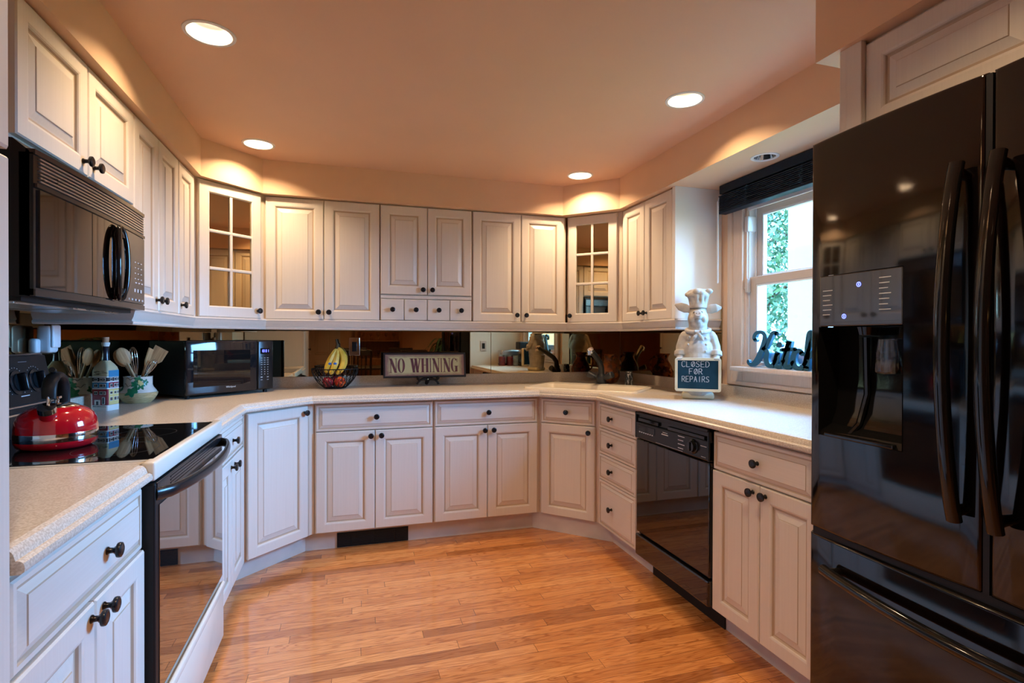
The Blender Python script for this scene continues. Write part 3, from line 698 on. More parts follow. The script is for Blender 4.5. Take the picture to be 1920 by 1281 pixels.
m = MB(); m.box(.012, .07, .03, .12, 1.776, 1.80, .004); m.box(FW-.07, FW-.012, .03, .12, 1.776, 1.80, .004); obj('hinge_cover', m, blackm, fr)
# dispenser
x0, x1, z0, z1 = DH; yb = bulge((x0+x1)/2/.436)
m = MB(); m.box(x0+.001, x1-.001, .000, .012, 1.279, z1-.001, .003); obj('control_panel', m, plain('dispenser_panel', (.025, .025, .028), .04, spec=.9), fr)
m = MB()
for xx, zz, ww, nn in ((.052, 1.375, .030, 6), (.215, 1.395, .030, 7)):
    for k in range(nn): m.box(xx, xx+ww*(1-.25*(k % 3)/2), -.0008, 0, zz-k*.013, zz-k*.013+.0022)
obj('panel_print', m, lab, fr)
for p in ((.160, 1.385), (.118, 1.305)):
    m = MB(); m.rings([[(p[0]+r_*math.cos(2*PI*i/20), -.0010, p[1]+r_*math.sin(2*PI*i/20)) for i in range(20)] for r_ in (.0065, .0045)], cap0=False, cap1=False); m.box(p[0]-.001, p[0]+.001, -.0015, -.0005, p[1]-.003, p[1]+.003); obj('indicator', m, bluee, fr)
m = MB()   # recess: curved back
pts = []
prof = [(1.278, .070), (1.22, .072), (1.12, .070), (1.05, .062), (1.01, .045), (.995, .012), (.981, .004)]
m.rings([[(x, y, z) for x in (x0, x1)] for z, y in prof], cap0=False, cap1=False, closed=False)
for xx in (x0, x1):
    m.poly([(xx, y, z) for z, y in prof]+[(xx, yb-.002, .981), (xx, yb-.002, 1.278)])
m.poly([(x0, .0, 1.279), (x1, .0, 1.279), (x1, .070, 1.279), (x0, .070, 1.279)]); obj('recess', m, blackg, fr, smooth=40)
m = MB(); m.tube([(x0+.118, .035, 1.275), (x0+.118, .034, 1.255)], [.028, .022], 18); m.tube([(x0+.095, .055, 1.25), (x0+.095, .060, 1.10), (x0+.085, .045, 1.02), (x0+.078, .02, .992)], [.008]*4, 8); obj('nozzle', m, blackg, fr, smooth=40)
m = MB(); m.rings([[(x0+.165+a*math.cos(2*PI*i/20)*1.0, .038+.6*a*math.sin(2*PI*i/20), z) for i in range(20)] for a, z in ((.024, 1.245), (.030, 1.205), (.034, 1.165), (.030, 1.160), (.027, 1.165), (.027, 1.20), (.021, 1.243))], cap0=False, cap1=False); obj('ice_paddle', m, clear, fr, smooth=50)
m = MB(); m.box(x0+.02, x1-.02, -.004, .040, .981, .992, .003); obj('drip_tray', m, blackg, fr)
# handles
def bow(x, z0, z1, out, r):
    pts = []; n = 22
    for k in range(n+1):
        u = k/n; pts.append((x, -.020-(out-.020)*max(0, math.sin(PI*u))**.8, z0+(z1-z0)*u))
    return pts
for d_, x in ((dl, .402), (drr, .478)):
    m = MB(); m.tube(bow(x, .862, 1.616, .062, .014), [.0150]*23, 16, flat=.85, up=(0, 1, 0)); m.tube([(x, .012, .885), (x, -.024, .880)], .011, 12); m.tube([(x, .012, 1.592), (x, -.024, 1.597)], .011, 12); obj('handle', m, blackg, d_, smooth=60)
m = MB(); P = [(.075+(FW-.15)*k/22, -.020-.036*max(0, math.sin(PI*k/22))**.8, .624-.012*math.sin(PI*k/22)) for k in range(23)]
m.tube(P, .0140, 14); m.tube([(.100, .012, .624), (.098, -.024, .624)], .011, 12); m.tube([(FW-.100, .012, .624), (FW-.098, -.024, .624)], .011, 12); obj('handle', m, blackg, dz, smooth=60)

# ================================================================ dishwasher (local frame like the right cabinets)
dw = thing('dishwasher', 'black built-in dishwasher with rotary dial under the right counter', 'dishwasher', (1.440, 2.512, 0), RIGHT)
wd = .606
m = MB(); m.box(0.006, wd-.006, .035, .55, .12, .868); m.box(.02, wd-.02, .098, .5, 0.0, .12); obj('body', m, blackm, dw)
m = MB(); m.box(.004, wd-.004, .006, .04, .236, .724, .006); obj('door', m, glassb, dw)
m = MB(); m.box(.002, wd-.002, .0, .04, .115, .226, .008); obj('access_panel', m, glassb, dw)
m = MB(); m.box(.0, wd, .0, .036, .728, .815, .006); m.box(.0, wd, .010, .036, .812, .864, .004); m.box(.0, .012, -.001, .036, .728, .864, .003); m.box(wd-.012, wd, -.001, .036, .728, .864, .003); m.box(0, wd, -.001, .03, .850, .864, .003); obj('control_panel', m, darkp, dw)
m = MB(); m.box(.03, .22, .0, .012, .818, .836, .002); m.box(.30, wd-.03, .0, .012, .815, .830, .002); m.box(.035, .19, -.0015, .001, .768, .800, .001); obj('latch_recess', m, blackg, dw)
m = MB(); m.lathe([(.032, 0), (.032, .003), (.024, .005), (.023, .018), (.001, .019)], 28, c=(0, 0, 0), mat=Matrix.Translation((.50, 0, .775)) @ Matrix.Rotation(PI/2, 4, 'X')); m.box(.497, .503, -.024, -.015, .756, .794, .002); obj('dial', m, blackg, dw, smooth=40)
m = MB()
for k in range(7): m.box(.045+k*.020, .045+k*.020+.012, -.0028, -.0015, .762, .767)
for k in range(4): m.box(.385, .385+.05*(1-.2*(k % 2)), -.0008, 0, .800-k*.018, .803-k*.018)
m.box(.25, .305, -.0008, 0, .784, .789); m.box(.26, .30, -.0008, 0, .795, .797); m.box(.20, .42, -.0008, 0, .7355, .7367); m.box(.55, .59, -.0008, 0, .787, .789); m.box(.555, .585, -.0008, 0, .742, .7435)
obj('printed_lettering', m, lab, dw)

# ================================================================ range
rg = thing('kitchen_range', 'almond range with black glass cooktop, black oven door and bowed handle', 'range', (-.49, 1.613, 0), LEFT)
w = .770
m = MB(); m.box(0.002, w-.002, .030, .60, .03, .872, .002); m.box(.03, w-.03, .05, .55, 0, .04); obj('body', m, almond, rg)
m = MB(); m.box(-.0, w, -.004, .030, .868, .9185, .007, seg=3); m.box(.046, w-.056, .028, .63, .871, .9165, .003); obj('cooktop_frame', m, almond, rg, smooth=40)
m = MB(); m.box(.050, w-.060, .016, .545, .9165, .9195, .0012); obj('glass_cooktop', m, glassb, rg)
m = MB(); m.rings([[(.5+a*math.cos(2*PI*i/48), .17+a*math.sin(2*PI*i/48), .91965) for i in range(48)] for a in (.085, .0865)], cap0=False, cap1=False)
m.rings([[(.22+a*math.cos(2*PI*i/48), .16+a*math.sin(2*PI*i/48), .91965) for i in range(48)] for a in (.105, .1065)], cap0=False, cap1=False)
m.rings([[(.5+a*math.cos(2*PI*i/48), .40+a*math.sin(2*PI*i/48), .91965) for i in range(48)] for a in (.105, .1065)], cap0=False, cap1=False); obj('burner_marking', m, plain('burner_ring', (.025, .025, .027), .3), rg)
od = obj('oven_door', (lambda m: (m.box(.0, w, -.004, .030, .290, .862, .005), m)[1])(MB()), blackm, rg)
m = MB(); m.box(.026, w-.008, -.0065, -.003, .300, .800, .001); obj('window', m, ovglass, od)
m = MB(); m.box(.01, w-.01, -.0062, -.002, .815, .862, .002)
for k in range(4): m.box(.12, w-.12, -.0075, -.006, .822+k*.009, .826+k*.009)
obj('vent_trim', m, darkp, od)
m = MB(); P = []
for k in range(25):
    u = k/24; P.append((.010+(w-.020)*u, -.010-.062*math.sin(PI*u)**.6 if 0 < u < 1 else -.002, .832))
m.tube(P, .017, 14, flat=.55, up=(0, 1, 0)); obj('handle', m, darkp, od, smooth=60)
m = MB(); m.box(.0, w, -.010, .030, .052, .272, .006); m.box(.0, w, -.016, .0, .246, .276, .008, seg=3); obj('drawer', m, almond, rg, smooth=40)
bgp = obj('backguard', (lambda m: (m.prism([(.545, .9195), (.635, .9195), (.655, 1.02), (.640, 1.165), (.600, 1.185), (.575, 1.18), (.548, 1.035), (.540, .985)], [], .004, w-.012, T=lambda p: (p[2], p[0], p[1])), m)[1])(MB()), blackm, rg, smooth=30)
m = MB(); m.box(.0, w-.008, .530, .550, .990, .998, .003); m.box(.0, w-.008, .528, .550, 1.016, 1.022, .003); m.tube([(0, .588, 1.184), (w-.01, .588, 1.184)], .004, 8); obj('chrome_strip', m, steel, bgp)
slope = math.atan2(.027, .145)
for xx in (.10, .22, .40, .55, .66):
    k_ = MB(); k_.lathe([(.040, -.001), (.040, .004), (.030, .006), (.029, .010)], 28, mat=Matrix.Rotation(PI/2, 4, 'X')); k_.box(-.008, .008, -.034, -.008, -.030, .030, .006, seg=3)
    kn = obj('control_knob', k_, darkp, bgp, (xx, .559, 1.095), (-slope, 0, 0), smooth=40)
    m = MB()
    for q in range(18):
        a = -PI*.25+q*PI*1.5/17; m.box(.050*math.cos(a)-.0012, .050*math.cos(a)+.0012, -.0006, .0006, .050*math.sin(a)-.0012, .050*math.sin(a)+.0012)
    obj('dial_marks', m, lab, kn)
m = MB()
for x_, z_ in ((.585, 1.158), (.56, 1.046), (.35, 1.158)): m.box(x_, x_+.05, .5735-.0275*(1.158-z_)/.145*1.0-.002, .5735-.0275*(1.158-z_)/.145, z_, z_+.004)
obj('printed_lettering', m, lab, bgp)

# kettle
kt = thing('tea_kettle', 'shiny red kettle with steel band and black handle on the cooktop', 'kettle', (-.835, 1.925, .920), 3.31)
m = MB(); m.lathe([(.082, 0), (.094, .008), (.0985, .020), (.0985, .024)], 48); m.lathe([(.0985, .024), (.0990, .026), (.0990, .046), (.0985, .048)], 48, mis=[1, 1, 1])
m.lathe([(.0985, .048), (.0982, .062), (.0955, .080), (.0875, .098), (.073, .111), (.056, .119), (.050, .121)], 48); obj('body', m, [red, chrome], kt, smooth=40)
m = MB(); m.lathe([(.052, .117), (.055, .119), (.053, .122), (.030, .130), (.010, .133), (.001, .1335)], 40); m.lathe([(.006, .131), (.006, .140), (.012, .144), (.012, .150), (.001, .152)], 20); obj('lid', m, chrome, kt, smooth=40)
# spout points along local -x... handle arches in the same plane
sd = Vector((0, 1, 0))
m = MB(); m.tube([(0, .060, .080), (0, .078, .102), (0, .090, .120)], [.026, .022, .018], 20); obj('spout', m, red, kt, smooth=50)
m = MB(); m.tube([(0, .086, .114), (0, .094, .128)], [.0225, .0215], 20); m.tube([(0, .078, .126), (0, .074, .150), (0, .070, .160)], [.010, .010, .008], 10, flat=.5); obj('whistle_cap', m, chrome, kt, smooth=50)
m = MB(); P = [(0, .072, .150), (0, .072, .175), (0, .060, .196), (0, .030, .211), (0, -.005, .213), (0, -.040, .200), (0, -.062, .174), (0, -.068, .145), (0, -.066, .108)]
m.tube(P, [.017, .018, .018, .018, .018, .018, .018, .017, .016], 16, flat=.55, up=(0, 1, 0)); m.tube([(0, .030, .226), (0, .045, .231)], .008, 10); obj('handle', m, blackm, kt, smooth=60)

# ================================================================ over-the-range microwave
ow = thing('built_in_microwave', 'black vented microwave mounted above the range', 'microwave', (-.770, 1.650, 0), LEFT)
w = .757
m = MB(); m.prism([(0, 0), (.35, 0), (.36, .04), (.36, .396), (.035, .396), (.0, .366)], [], 0, w, T=lambda p: (p[2], p[0]+.002, 1.350+p[1])); m.box(.02, w-.02, .03, .33, 1.338, 1.352); obj('body', m, blackm, ow)
def bw(u): return -.012*(1-(2*u-1)**2)
def curved(m, xa, xb, za, zb, t, y0=0.0, n=14, yt=0.0):
    """bowed panel in front of the body"""
    fr_, bk = [], []
    for k in range(n+1):
        x = xa+(xb-xa)*k/n; y = y0+bw(x/w); fr_.append((x, y)); bk.append((x, y+t))
    loop = fr_+bk[::-1]; m.rings([[(x, y, za) for x, y in loop], [(x, y, zb) for x, y in loop]], cap0=True, cap1=True)
m = MB(); curved(m, .0, w, 1.352, 1.712, .030, -.006); obj('front_frame', m, blackg, ow, smooth=30)
md = MB(); curved(md, .018, .503, 1.372, 1.622, .006, -.011); md = obj('door', md, dksteel, ow, smooth=30)
m = MB(); curved(m, .283, .285, 1.372, 1.622, .002, -.0118, 2); curved(m, .503, .507, 1.365, 1.63, .004, -.010, 2); obj('door_seam', m, blackg, md)
m = MB(); curved(m, .510, w-.008, 1.372, 1.622, .006, -.011); obj('control_panel', m, plain('keypad_panel', (.09, .082, .078), .18, metal=.6), ow, smooth=30)
m = MB()
for i in range(3):
    for j in range(4): m.box(.635+i*.030, .635+i*.030+.009, -.012+bw(.9)-.0015, -.011+bw(.9), 1.520-j*.020, 1.5235-j*.020)
for i in range(3): m.box(.640+i*.030, .640+i*.030+.014, bw(.9)-.0135, bw(.9)-.012, 1.445, 1.449)
for i in range(3): m.box(.630+i*.030, .630+i*.030+.012, bw(.9)-.0135, bw(.9)-.012, 1.412, 1.424)
for i in range(6): m.box(.535+i*.033, .535+i*.033+.010, bw(.9)-.0155, bw(.9)-.013, 1.380+.0*(i % 2), 1.387)
obj('keypad_print', m, lab, ow)
m = MB(); curved(m, .020, w-.004, 1.640, 1.705, .004, -.004)
obj('grille_backing', m, blackg, ow)
m = MB()
for k in range(7): curved(m, .022, w-.006, 1.643+k*.0095, 1.6465+k*.0095, .007, -.010)
obj('grille_slats', m, steel, ow)
m = MB(); curved(m, .0, w, 1.709, 1.722, .020, -.010); curved(m, .004, w-.002, 1.626, 1.636, .007, -.012); curved(m, .0, w, 1.350, 1.368, .020, -.010); obj('trim_bar', m, plain('dark_metal_trim', (.07, .06, .055), .2, metal=.8), ow, smooth=40)
m = MB()   # leaf-shaped handle ring: two arcs meeting in points
cx, cz, hh, hw = .462, 1.495, .124, .038
for s in (-1, 1):
    P = []
    for k in range(21):
        u = k/20*PI; P.append((cx+s*hw*math.sin(u)**.85, -.020+bw(cx/w)-.010*math.sin(u), cz-hh*math.cos(u)))
    m.tube(P, [.004+.0050*math.sin(PI*k/20)**.5 for k in range(21)], 12)
for s in (-1, 1): m.tube([(cx, bw(cx/w)-.012, cz+s*hh*.97), (cx, bw(cx/w)-.024, cz+s*hh*.82), (cx, bw(cx/w)-.026, cz+s*hh*.68)], [.004, .014, .020], 12, flat=.4, up=(0, 1, 0))
obj('handle', m, blackg, md, smooth=60)
m = MB()
for a, b in ((.05, .34), (.42, .71)): m.box(a, b, .06, .27, 1.333, 1.339, .001)
m.box(.34, .42, .05, .10, 1.332, 1.339, .001); obj('grease_filter', m, steel, ow)

# ================================================================ countertop microwave
mv = thing('countertop_microwave', 'black countertop microwave standing diagonally in the left corner', 'microwave', (-.838, 3.235, .914), R(43.5))
w, hh = .527, .315
m = MB(); m.box(0.004, w-.004, .012, .36, .016, hh-.002, .004); obj('body', m, blackm, mv)
m = MB(); m.box(.0, .420, -.012, .012, .020, hh, .010, seg=3); md = obj('door', m, plain('microwave_front', (.008, .010, .014), .05, spec=.5), mv, smooth=40)
m = MB(); m.box(.038, .372, -.0135, -.0115, .062, .262, .001); m.box(.060, .330, -.0142, -.0125, .085, .238, .001); obj('window', m, glassb, md)
m = MB(); m.box(.422, w, -.012, .012, .020, hh, .008, seg=3); cp = obj('control_panel', m, darkp, mv, smooth=40)
m = MB(); m.box(.438, .500, -.0128, -.0115, .235, .268); obj('display', m, glassb, cp)
SEG = {'1': 'bc', '0': 'abcdef', '3': 'abgcd', '8': 'abcdefg'}
m = MB()
def seg7(m, ch, x, z, sw, sh, y):
    th = .0016; S_ = {'a': (x, x+sw, z+sh-th, z+sh), 'd': (x, x+sw, z, z+th), 'g': (x, x+sw, z+sh/2-th/2, z+sh/2+th/2), 'b': (x+sw-th, x+sw, z+sh/2, z+sh), 'c': (x+sw-th, x+sw, z, z+sh/2), 'f': (x, x+th, z+sh/2, z+sh), 'e': (x, x+th, z, z+sh/2)}
    for c in SEG[ch]: a = S_[c]; m.box(a[0], a[1], y-.0005, y, a[2], a[3])
for i, c in enumerate('1031'): seg7(m, c, .444+i*.0125+(.003 if i > 1 else 0), .244, .0085, .016, -.0129)
m.box(.4695, .471, -.0134, -.0129, .247, .2485); m.box(.4695, .471, -.0134, -.0129, .254, .2555); obj('clock_digits', m, bluee, cp)
m = MB()
for j in range(4):
    for i in range(3): m.box(.440+i*.021, .452+i*.021, -.0128, -.012, .208-j*.013, .2105-j*.013)
for j in range(4):
    for i in range(3): m.box(.444+i*.021, .448+i*.021, -.0128, -.012, .152-j*.014, .156-j*.014)
for i in (0, 2): m.box(.440+i*.021, .452+i*.021, -.0128, -.012, .092, .096); m.box(.440+i*.021, .452+i*.021, -.0128, -.012, .077, .079)
obj('keypad_print', m, lab, cp)
textobj('maker_wordmark', 'Whirlpool', .014, lab, md, (.250, -.0140, .052))
for a, b in ((.03, .03), (w-.03, .03), (.03, .33), (w-.03, .33)):
    m = MB(); m.lathe([(.012, 0), (.012, .018)], 12); obj('foot', m, blackm, mv, (a, b, 0))

# ================================================================ bottle
bt = thing('painted_bottle', 'square glass bottle painted with colourful canal houses, corked', 'bottle', (-1.062, 2.875, .9145), R(-17))
hs = .037
m = MB()
def sq(h, z, r=.008): return [(x, y, z) for x, y in rrect(-h, h, -h, h, min(r, h*.9), 3)]
m.rings([sq(hs, 0), sq(hs, .026)], [3], cap0=True, cap1=False)
m.rings([sq(hs, .026), sq(hs, .098)], [0], cap0=False, cap1=False); m.rings([sq(hs, .098), sq(hs, .103)], [3], cap0=False, cap1=False)
m.rings([sq(hs, .103), sq(hs, .128)], [1], cap0=False, cap1=False); m.rings([sq(hs, .128), sq(hs, .133)], [3], cap0=False, cap1=False)
m.rings([sq(hs, .133), sq(hs, .150)], [4], cap0=False, cap1=False); m.rings([sq(hs, .150), sq(hs, .156)], [3], cap0=False, cap1=False)
m.rings([sq(hs, .156), sq(hs, .178), sq(.033, .196), sq(.024, .212), sq(.0165, .226, .015)], [5, 5, 5, 5], cap0=False, cap1=False)
m.rings([sq(.0165, .226, .015), sq(.0135, .245, .013), sq(.013, .290, .0125), sq(.016, .300, .015), sq(.016, .308, .015)], [4, 4, 3, 3], cap0=False, cap1=True)
e = hs+.0006
def fq(m, face, u0, u1, z0, z1, mi, dd=0.0):       # small painted patch on a face: 0 = -y face, 1 = +x face
    q = e+dd
    if face == 0: m.box(u0, u1, -q, -q+.0008, z0, z1, mi=mi)
    else: m.box(q-.0008, q, u0, u1, z0, z1, mi=mi)
# the right hand face: yellow house, red floor, blue roof
fq(m, 1, -.030, .030, .027, .097, 2); fq(m, 1, -.030, .030, .104, .127, 0); fq(m, 1, -.031, .031, .152, .182, 1)
for face in (0, 1):
    for zz, hh_ in ((.046, .014), (.076, .010), (.108, .012), (.137, .009)):
        for u in ((-.022, -.010), (.002, .014), (.020, .027)):
            if face == 0 and zz < .05: continue
            fq(m, face, u[0]-.0015, u[1]+.0015, zz-.002, zz+hh_+.002, 3, .0006); fq(m, face, u[0], (u[0]+u[1])/2-.0008, zz, zz+hh_, 4, .0012); fq(m, face, (u[0]+u[1])/2+.0008, u[1], zz, zz+hh_, 4, .0012)
fq(m, 0, -.022, .004, .028, .050, 3, .0006); fq(m, 0, -.014, -.004, .028, .044, 4, .0012); fq(m, 0, .012, .024, .030, .062, 3, .0006); fq(m, 0, .014, .022, .032, .060, 4, .0012)
for k in range(14):
    u = random.uniform(-.028, .028); z = .160+random.random()*.018; fq(m, 0, u, u+.012, z, z+.0012, 4, .0006)
for k in range(16): fq(m, 0, -.030+k*.004, -.0285+k*.004, .018, .020+random.random()*.004, 4, .0006)
obj('glass_body', m, [pred, pblue, pyel, pwh, pdk, ptan], bt, smooth=30)
m = MB(); m.lathe([(.0105, .300), (.0125, .309), (.0135, .330), (.013, .332), (.001, .332)], 20); obj('stopper', m, cork, bt, smooth=40)

# crock and utensils
CX, CY = -1.030, 3.170
cr = thing('utensil_crock', 'white crock with green leaves and woven tan base beside the bottle', 'crock', (CX, CY, .9145), 0)
m = MB(); m.lathe([(.055, 0), (.070, .014), (.084, .040), (.086, .050), (.083, .054)], 40)
obj('woven_base', m, weave, cr, smooth=40)
m = MB(); m.rings([[(a*math.cos(2*PI*i/40), a*math.sin(2*PI*i/40), z) for i in range(40)] for a, z in ((.082, .052), (.078, .062), (.066, .078), (.062, .090), (.062, .128), (.064, .133), (.060, .133), (.057, .128), (.056, .03))], cap0=False, cap1=True); obj('neck', m, ceram, cr, smooth=50)
m = MB()
def patch(m, ang, z, r, rad, lobes=5):
    P = []
    for k in range(24):
        a = 2*PI*k/24; q = r*(1+.28*math.cos(lobes*a)); u = q*math.cos(a); v = q*math.sin(a)*1.15
        zz = z+v; rr = rad if zz > .082 else rad+(.082-zz)*.75
        P.append(((rr+.0012)*math.cos(ang+u/rad), (rr+.0012)*math.sin(ang+u/rad), zz))
    m.poly(P)
for a, z, r in ((-1.25, .118, .016), (-1.50, .096, .014), (-1.62, .060, .018), (-1.05, .088, .014), (-1.42, .074, .013), (-.75, .105, .012), (-2.6, .07, .015)): patch(m, a, z, r, .0625)
obj('painted_leaves', m, pgreen, cr)
m = MB()
for a, z, r in ((-1.15, .106, .009), (-1.05, .098, .008)): patch(m, a, z, r, .0635, 3)
obj('painted_grapes', m, pyel, cr)
m = MB()
def vine(a0, z0, a1, z1):
    P = [((.0632+.0)*math.cos(a0+(a1-a0)*t/10), .0632*math.sin(a0+(a1-a0)*t/10), z0+(z1-z0)*t/10+.005*math.sin(t*.9)) for t in range(11)]; m.tube(P, .0011, 5)
vine(-2.1, .125, -1.5, .122); vine(-2.3, .098, -1.7, .084); obj('painted_vines', m, bananat, cr)
def utensil(name, label, cat, base, tip, build, group=None):
    b, t_ = Vector(base), Vector(tip); z = (t_-b).normalized(); p_ = Vector((.95, .31, 0)); xa = (p_-z*p_.dot(z)).normalized(); q = Matrix((xa, z.cross(xa), z)).transposed().to_quaternion()
    t = thing(name, label, cat, (0, 0, 0), 0, group); t.location = (CX+b.x, CY+b.y, .9145+b.z); t.rotation_mode = 'QUATERNION'; t.rotation_quaternion = q
    build(t, (t_-b).length); return t
def spoon(rot):
    def f(t, L):
        m = MB(); m.tube([(0, 0, 0), (0, 0, L-.075)], [.0055, .0065], 10); M_ = Matrix.Rotation(rot, 4, 'Z')
        m.ball((0, 0, L-.04), (.031, .008, .047), 20, M_); obj('spoon_body', m, woodl, t, smooth=60)
    return f
def spatula(rot, w=.025):
    def f(t, L):
        M_ = Matrix.Rotation(rot, 4, 'Z'); m = MB(); m.tube([(0, 0, 0), (0, 0, L-.085)], [.0055, .0065], 10)
        P = [(.007, -.095), (w, -.06), (w*1.1, -.0), (-w*1.0, .008), (-w, -.06), (-.007, -.095)]
        m.prism(P, [], -.0025, .0025, T=lambda p: M_ @ Vector((p[0], p[2], L+p[1]))); obj('spatula_body', m, woodl, t)
    return f
def whisk(wd, hl):
    def f(t, L):
        m = MB(); m.tube([(0, 0, 0), (0, 0, L-hl)], [.006, .007], 10); obj('handle', m, steel, t, smooth=50)
        m = MB()
        for k in range(5):
            a = PI*k/5; P = []
            for q in range(25):
                u = q/24*2*PI; r_ = wd*math.sin(u/2)*(.55+.45*math.sin(u/2)) if True else 0
                x = wd*math.sin(u)*(.55-.45*math.cos(u)); z = L-hl+hl*(1-math.cos(u))/2
                P.append((x*math.cos(a), x*math.sin(a), z))
            m.tube(P, .0013, 6)
        obj('wires', m, chrome, t, smooth=60)
    return f
utensil('wooden_spoon', 'pale wooden spoon, the bigger one at the left front of the crock', 'spoon', (.020, .004, .05), (-.062, -.050, .272), spoon(.15))
utensil('wooden_spoon', 'darker wooden spoon half hidden behind the pale spoon', 'spoon', (.012, .018, .05), (-.085, -.020, .262), spoon(.3))
utensil('whisk', 'tall wire whisk standing between the spoons and spatulas', 'whisk', (.006, -.012, .05), (-.018, -.020, .282), whisk(.026, .17))
utensil('wooden_spatula', 'narrow wooden spatula turned edge-on in the crock', 'spatula', (-.006, .004, .05), (.052, .015, .270), spatula(1.15))
utensil('wooden_spatula', 'broad angled wooden spatula at the back right of the crock', 'spatula', (-.012, .014, .05), (.088, .052, .272), spatula(-.25, .032))
utensil('whisk', 'short wire whisk leaning right in the crock', 'whisk', (-.01, -.018, .05), (.075, .010, .215), whisk(.024, .10))

# ================================================================ basket of fruit
BX, BYY = -.090, 3.718
bk = thing('wire_basket', 'black wire fruit basket on the back counter', 'basket', (BX, BYY, .9145))
def br(z): 
    u = min(1, max(0, z/.130)); return .062+(.146-.062)*math.sin(u*PI/2)**.85
m = MB()
def ringw(z, r, t): m.tube([(r*math.cos(2*PI*i/40), r*math.sin(2*PI*i/40), z) for i in range(41)], t, 6, caps=False)
ringw(.003, .062, .0026); ringw(.130, .146, .0032); ringw(.003, .03, .0018)
for k in range(26):
    for s in (-1, 1):
        P = [(br(z)*math.cos(2*PI*k/26+s*z*3.2), br(z)*math.sin(2*PI*k/26+s*z*3.2), z) for z in [.003+.127*q/9 for q in range(10)]]; m.tube(P, .0018, 5)
for k in range(8): a = PI*k/8; m.tube([(.062*math.cos(a), .062*math.sin(a), .003), (-.062*math.cos(a), -.062*math.sin(a), .003)], .0013, 5)
obj('wire_bowl', m, blackm, bk)
def apple(label, x, y, z, r, mt, rx=0, ry=0):
    t = thing('apple', label, 'apple', (BX+x, BYY+y, .9145+z)); t.rotation_euler = (rx, ry, .3)
    pr = [(.001, -.76), (.20, -.86), (.45, -.88), (.78, -.60), (.96, -.15), (1.0, .20), (.90, .55), (.66, .80), (.36, .86), (.14, .78), (.001, .62)]
    m = MB(); m.lathe([(a*r, b*r) for a, b in pr], 28); obj('flesh', m, mt, t, smooth=70)
    m = MB(); m.tube([(0, 0, .6*r), (.004, 0, 1.02*r)], .0018, 6); obj('stem', m, bananat, t)
apple('red-orange apple lying right of centre in the basket', .030, -.050, .043, .036, applem, 1.2, .2)
apple('dark plum-red apple lying left in the basket', -.042, -.046, .043, .036, applep, .3, .2)
apple('dark red apple at the back of the basket', .0, .045, .043, .036, applep, -.4, .1)
bb = thing('banana_bunch', 'bunch of three yellow bananas standing in the wire basket', 'bananas', (BX, BYY, .9145))
def ban(pts, r, nm='banana'):
    P = [Vector(p) for p in pts]; Q = []
    n = 16
    for k in range(n+1):                                   # quadratic through three points
        u = k/n; Q.append(P[0]*(1-u)*(1-2*u)+P[1]*4*u*(1-u)+P[2]*u*(2*u-1))
    rad = [r*(.30+.70*min(1, math.sin(PI*(k/n)*.92+.18)**.55)) if 0 < k < n else r*.3 for k in range(n+1)]
    m = MB(); m.tube(Q, rad, 7); b = obj(nm, m, banana, bb, smooth=50)
    m = MB(); m.tube([Q[0], Q[0]+(Q[0]-Q[1]).normalized()*.006], [r*.34, r*.2], 7); obj('tip', m, bananat, b); return b
b1 = ban([(-.052, -.045, .105), (-.034, -.055, .175), (.012, -.02, .262)], .021)
b2 = ban([(-.030, -.060, .095), (.004, -.060, .170), (.016, -.02, .262)], .021)
b3 = ban([(.012, -.058, .096), (.058, -.050, .180), (.018, -.018, .268)], .023)
m = MB(); m.tube([(.012, -.02, .255), (.014, -.018, .290), (.008, -.016, .322)], [.013, .008, .006], 8); m.tube([(.018, -.018, .256), (.022, -.016, .292)], [.010, .005], 8); obj('stem', m, bananat, bb, smooth=50)
for b_, p in ((b1, (-.030, -.0745, .165)), (b2, (.002, -.0805, .165))):
    m = MB(); m.ball(p, (.011, .0035, .008), 14); obj('sticker', m, stick, b_, smooth=60)

# ================================================================ sign on easel
es_ = thing('tabletop_easel', 'small black easel holding the lettered sign', 'easel', (.522, 3.742, .9145))
m = MB()
for s in (-1, 1):
    m.tube([(s*.074, -.014, .011), (s*.066, -.012, .026), (s*.050, -.008, .042), (s*.030, -.004, .048), (s*.010, -.002, .046), (0, 0, .044)], [.010, .009, .010, .012, .012, .012], 10, flat=.8)
    m.tube([(s*.058, -.010, .040), (s*.070, -.022, .052), (s*.074, -.030, .066)], [.009, .009, .007], 10)
    m.tube([(s*.064, -.004, .050), (s*.058, .006, .10)], .006, 8)
m.tube([(0, .0, .046), (0, .030, .026), (0, .055, .014)], [.016, .014, .012], 10); obj('stand', m, blackm, es_, smooth=50)
m = MB(); m.ball((0, -.014, .046), .0045, 10); obj('pin', m, plain('brass_pin', (.6, .45, .25), .3, metal=1), es_)
sg = thing('sign_board', 'weathered NO WHINING sign with purple letters in a dark frame', 'sign', (.506, 3.735, .972), 0); sg.rotation_euler = (R(-9), 0, 0)
w2, h2 = .285, .174
m = MB(); m.rings([[(-w2+i, y, i), (w2-i, y, i), (w2-i, y, h2-i), (-w2+i, y, h2-i)] for i, y in ((0, .010), (0, -.006), (.003, -.009), (.012, -.009), (.014, -.005))], cap0=True, cap1=False); obj('frame', m, plain('sign_frame_dark', (.012, .010, .014), .4), sg)
m, nt, b = nodemat('sign_weathered_face'); setp(b, rough=.6)   # paint worn to brown toward the edges: the sign's own design
tc = N(nt, 'ShaderNodeTexCoord'); sp_ = N(nt, 'ShaderNodeSeparateXYZ'); L = nt.links.new; L(tc.outputs['Object'], sp_.inputs[0])
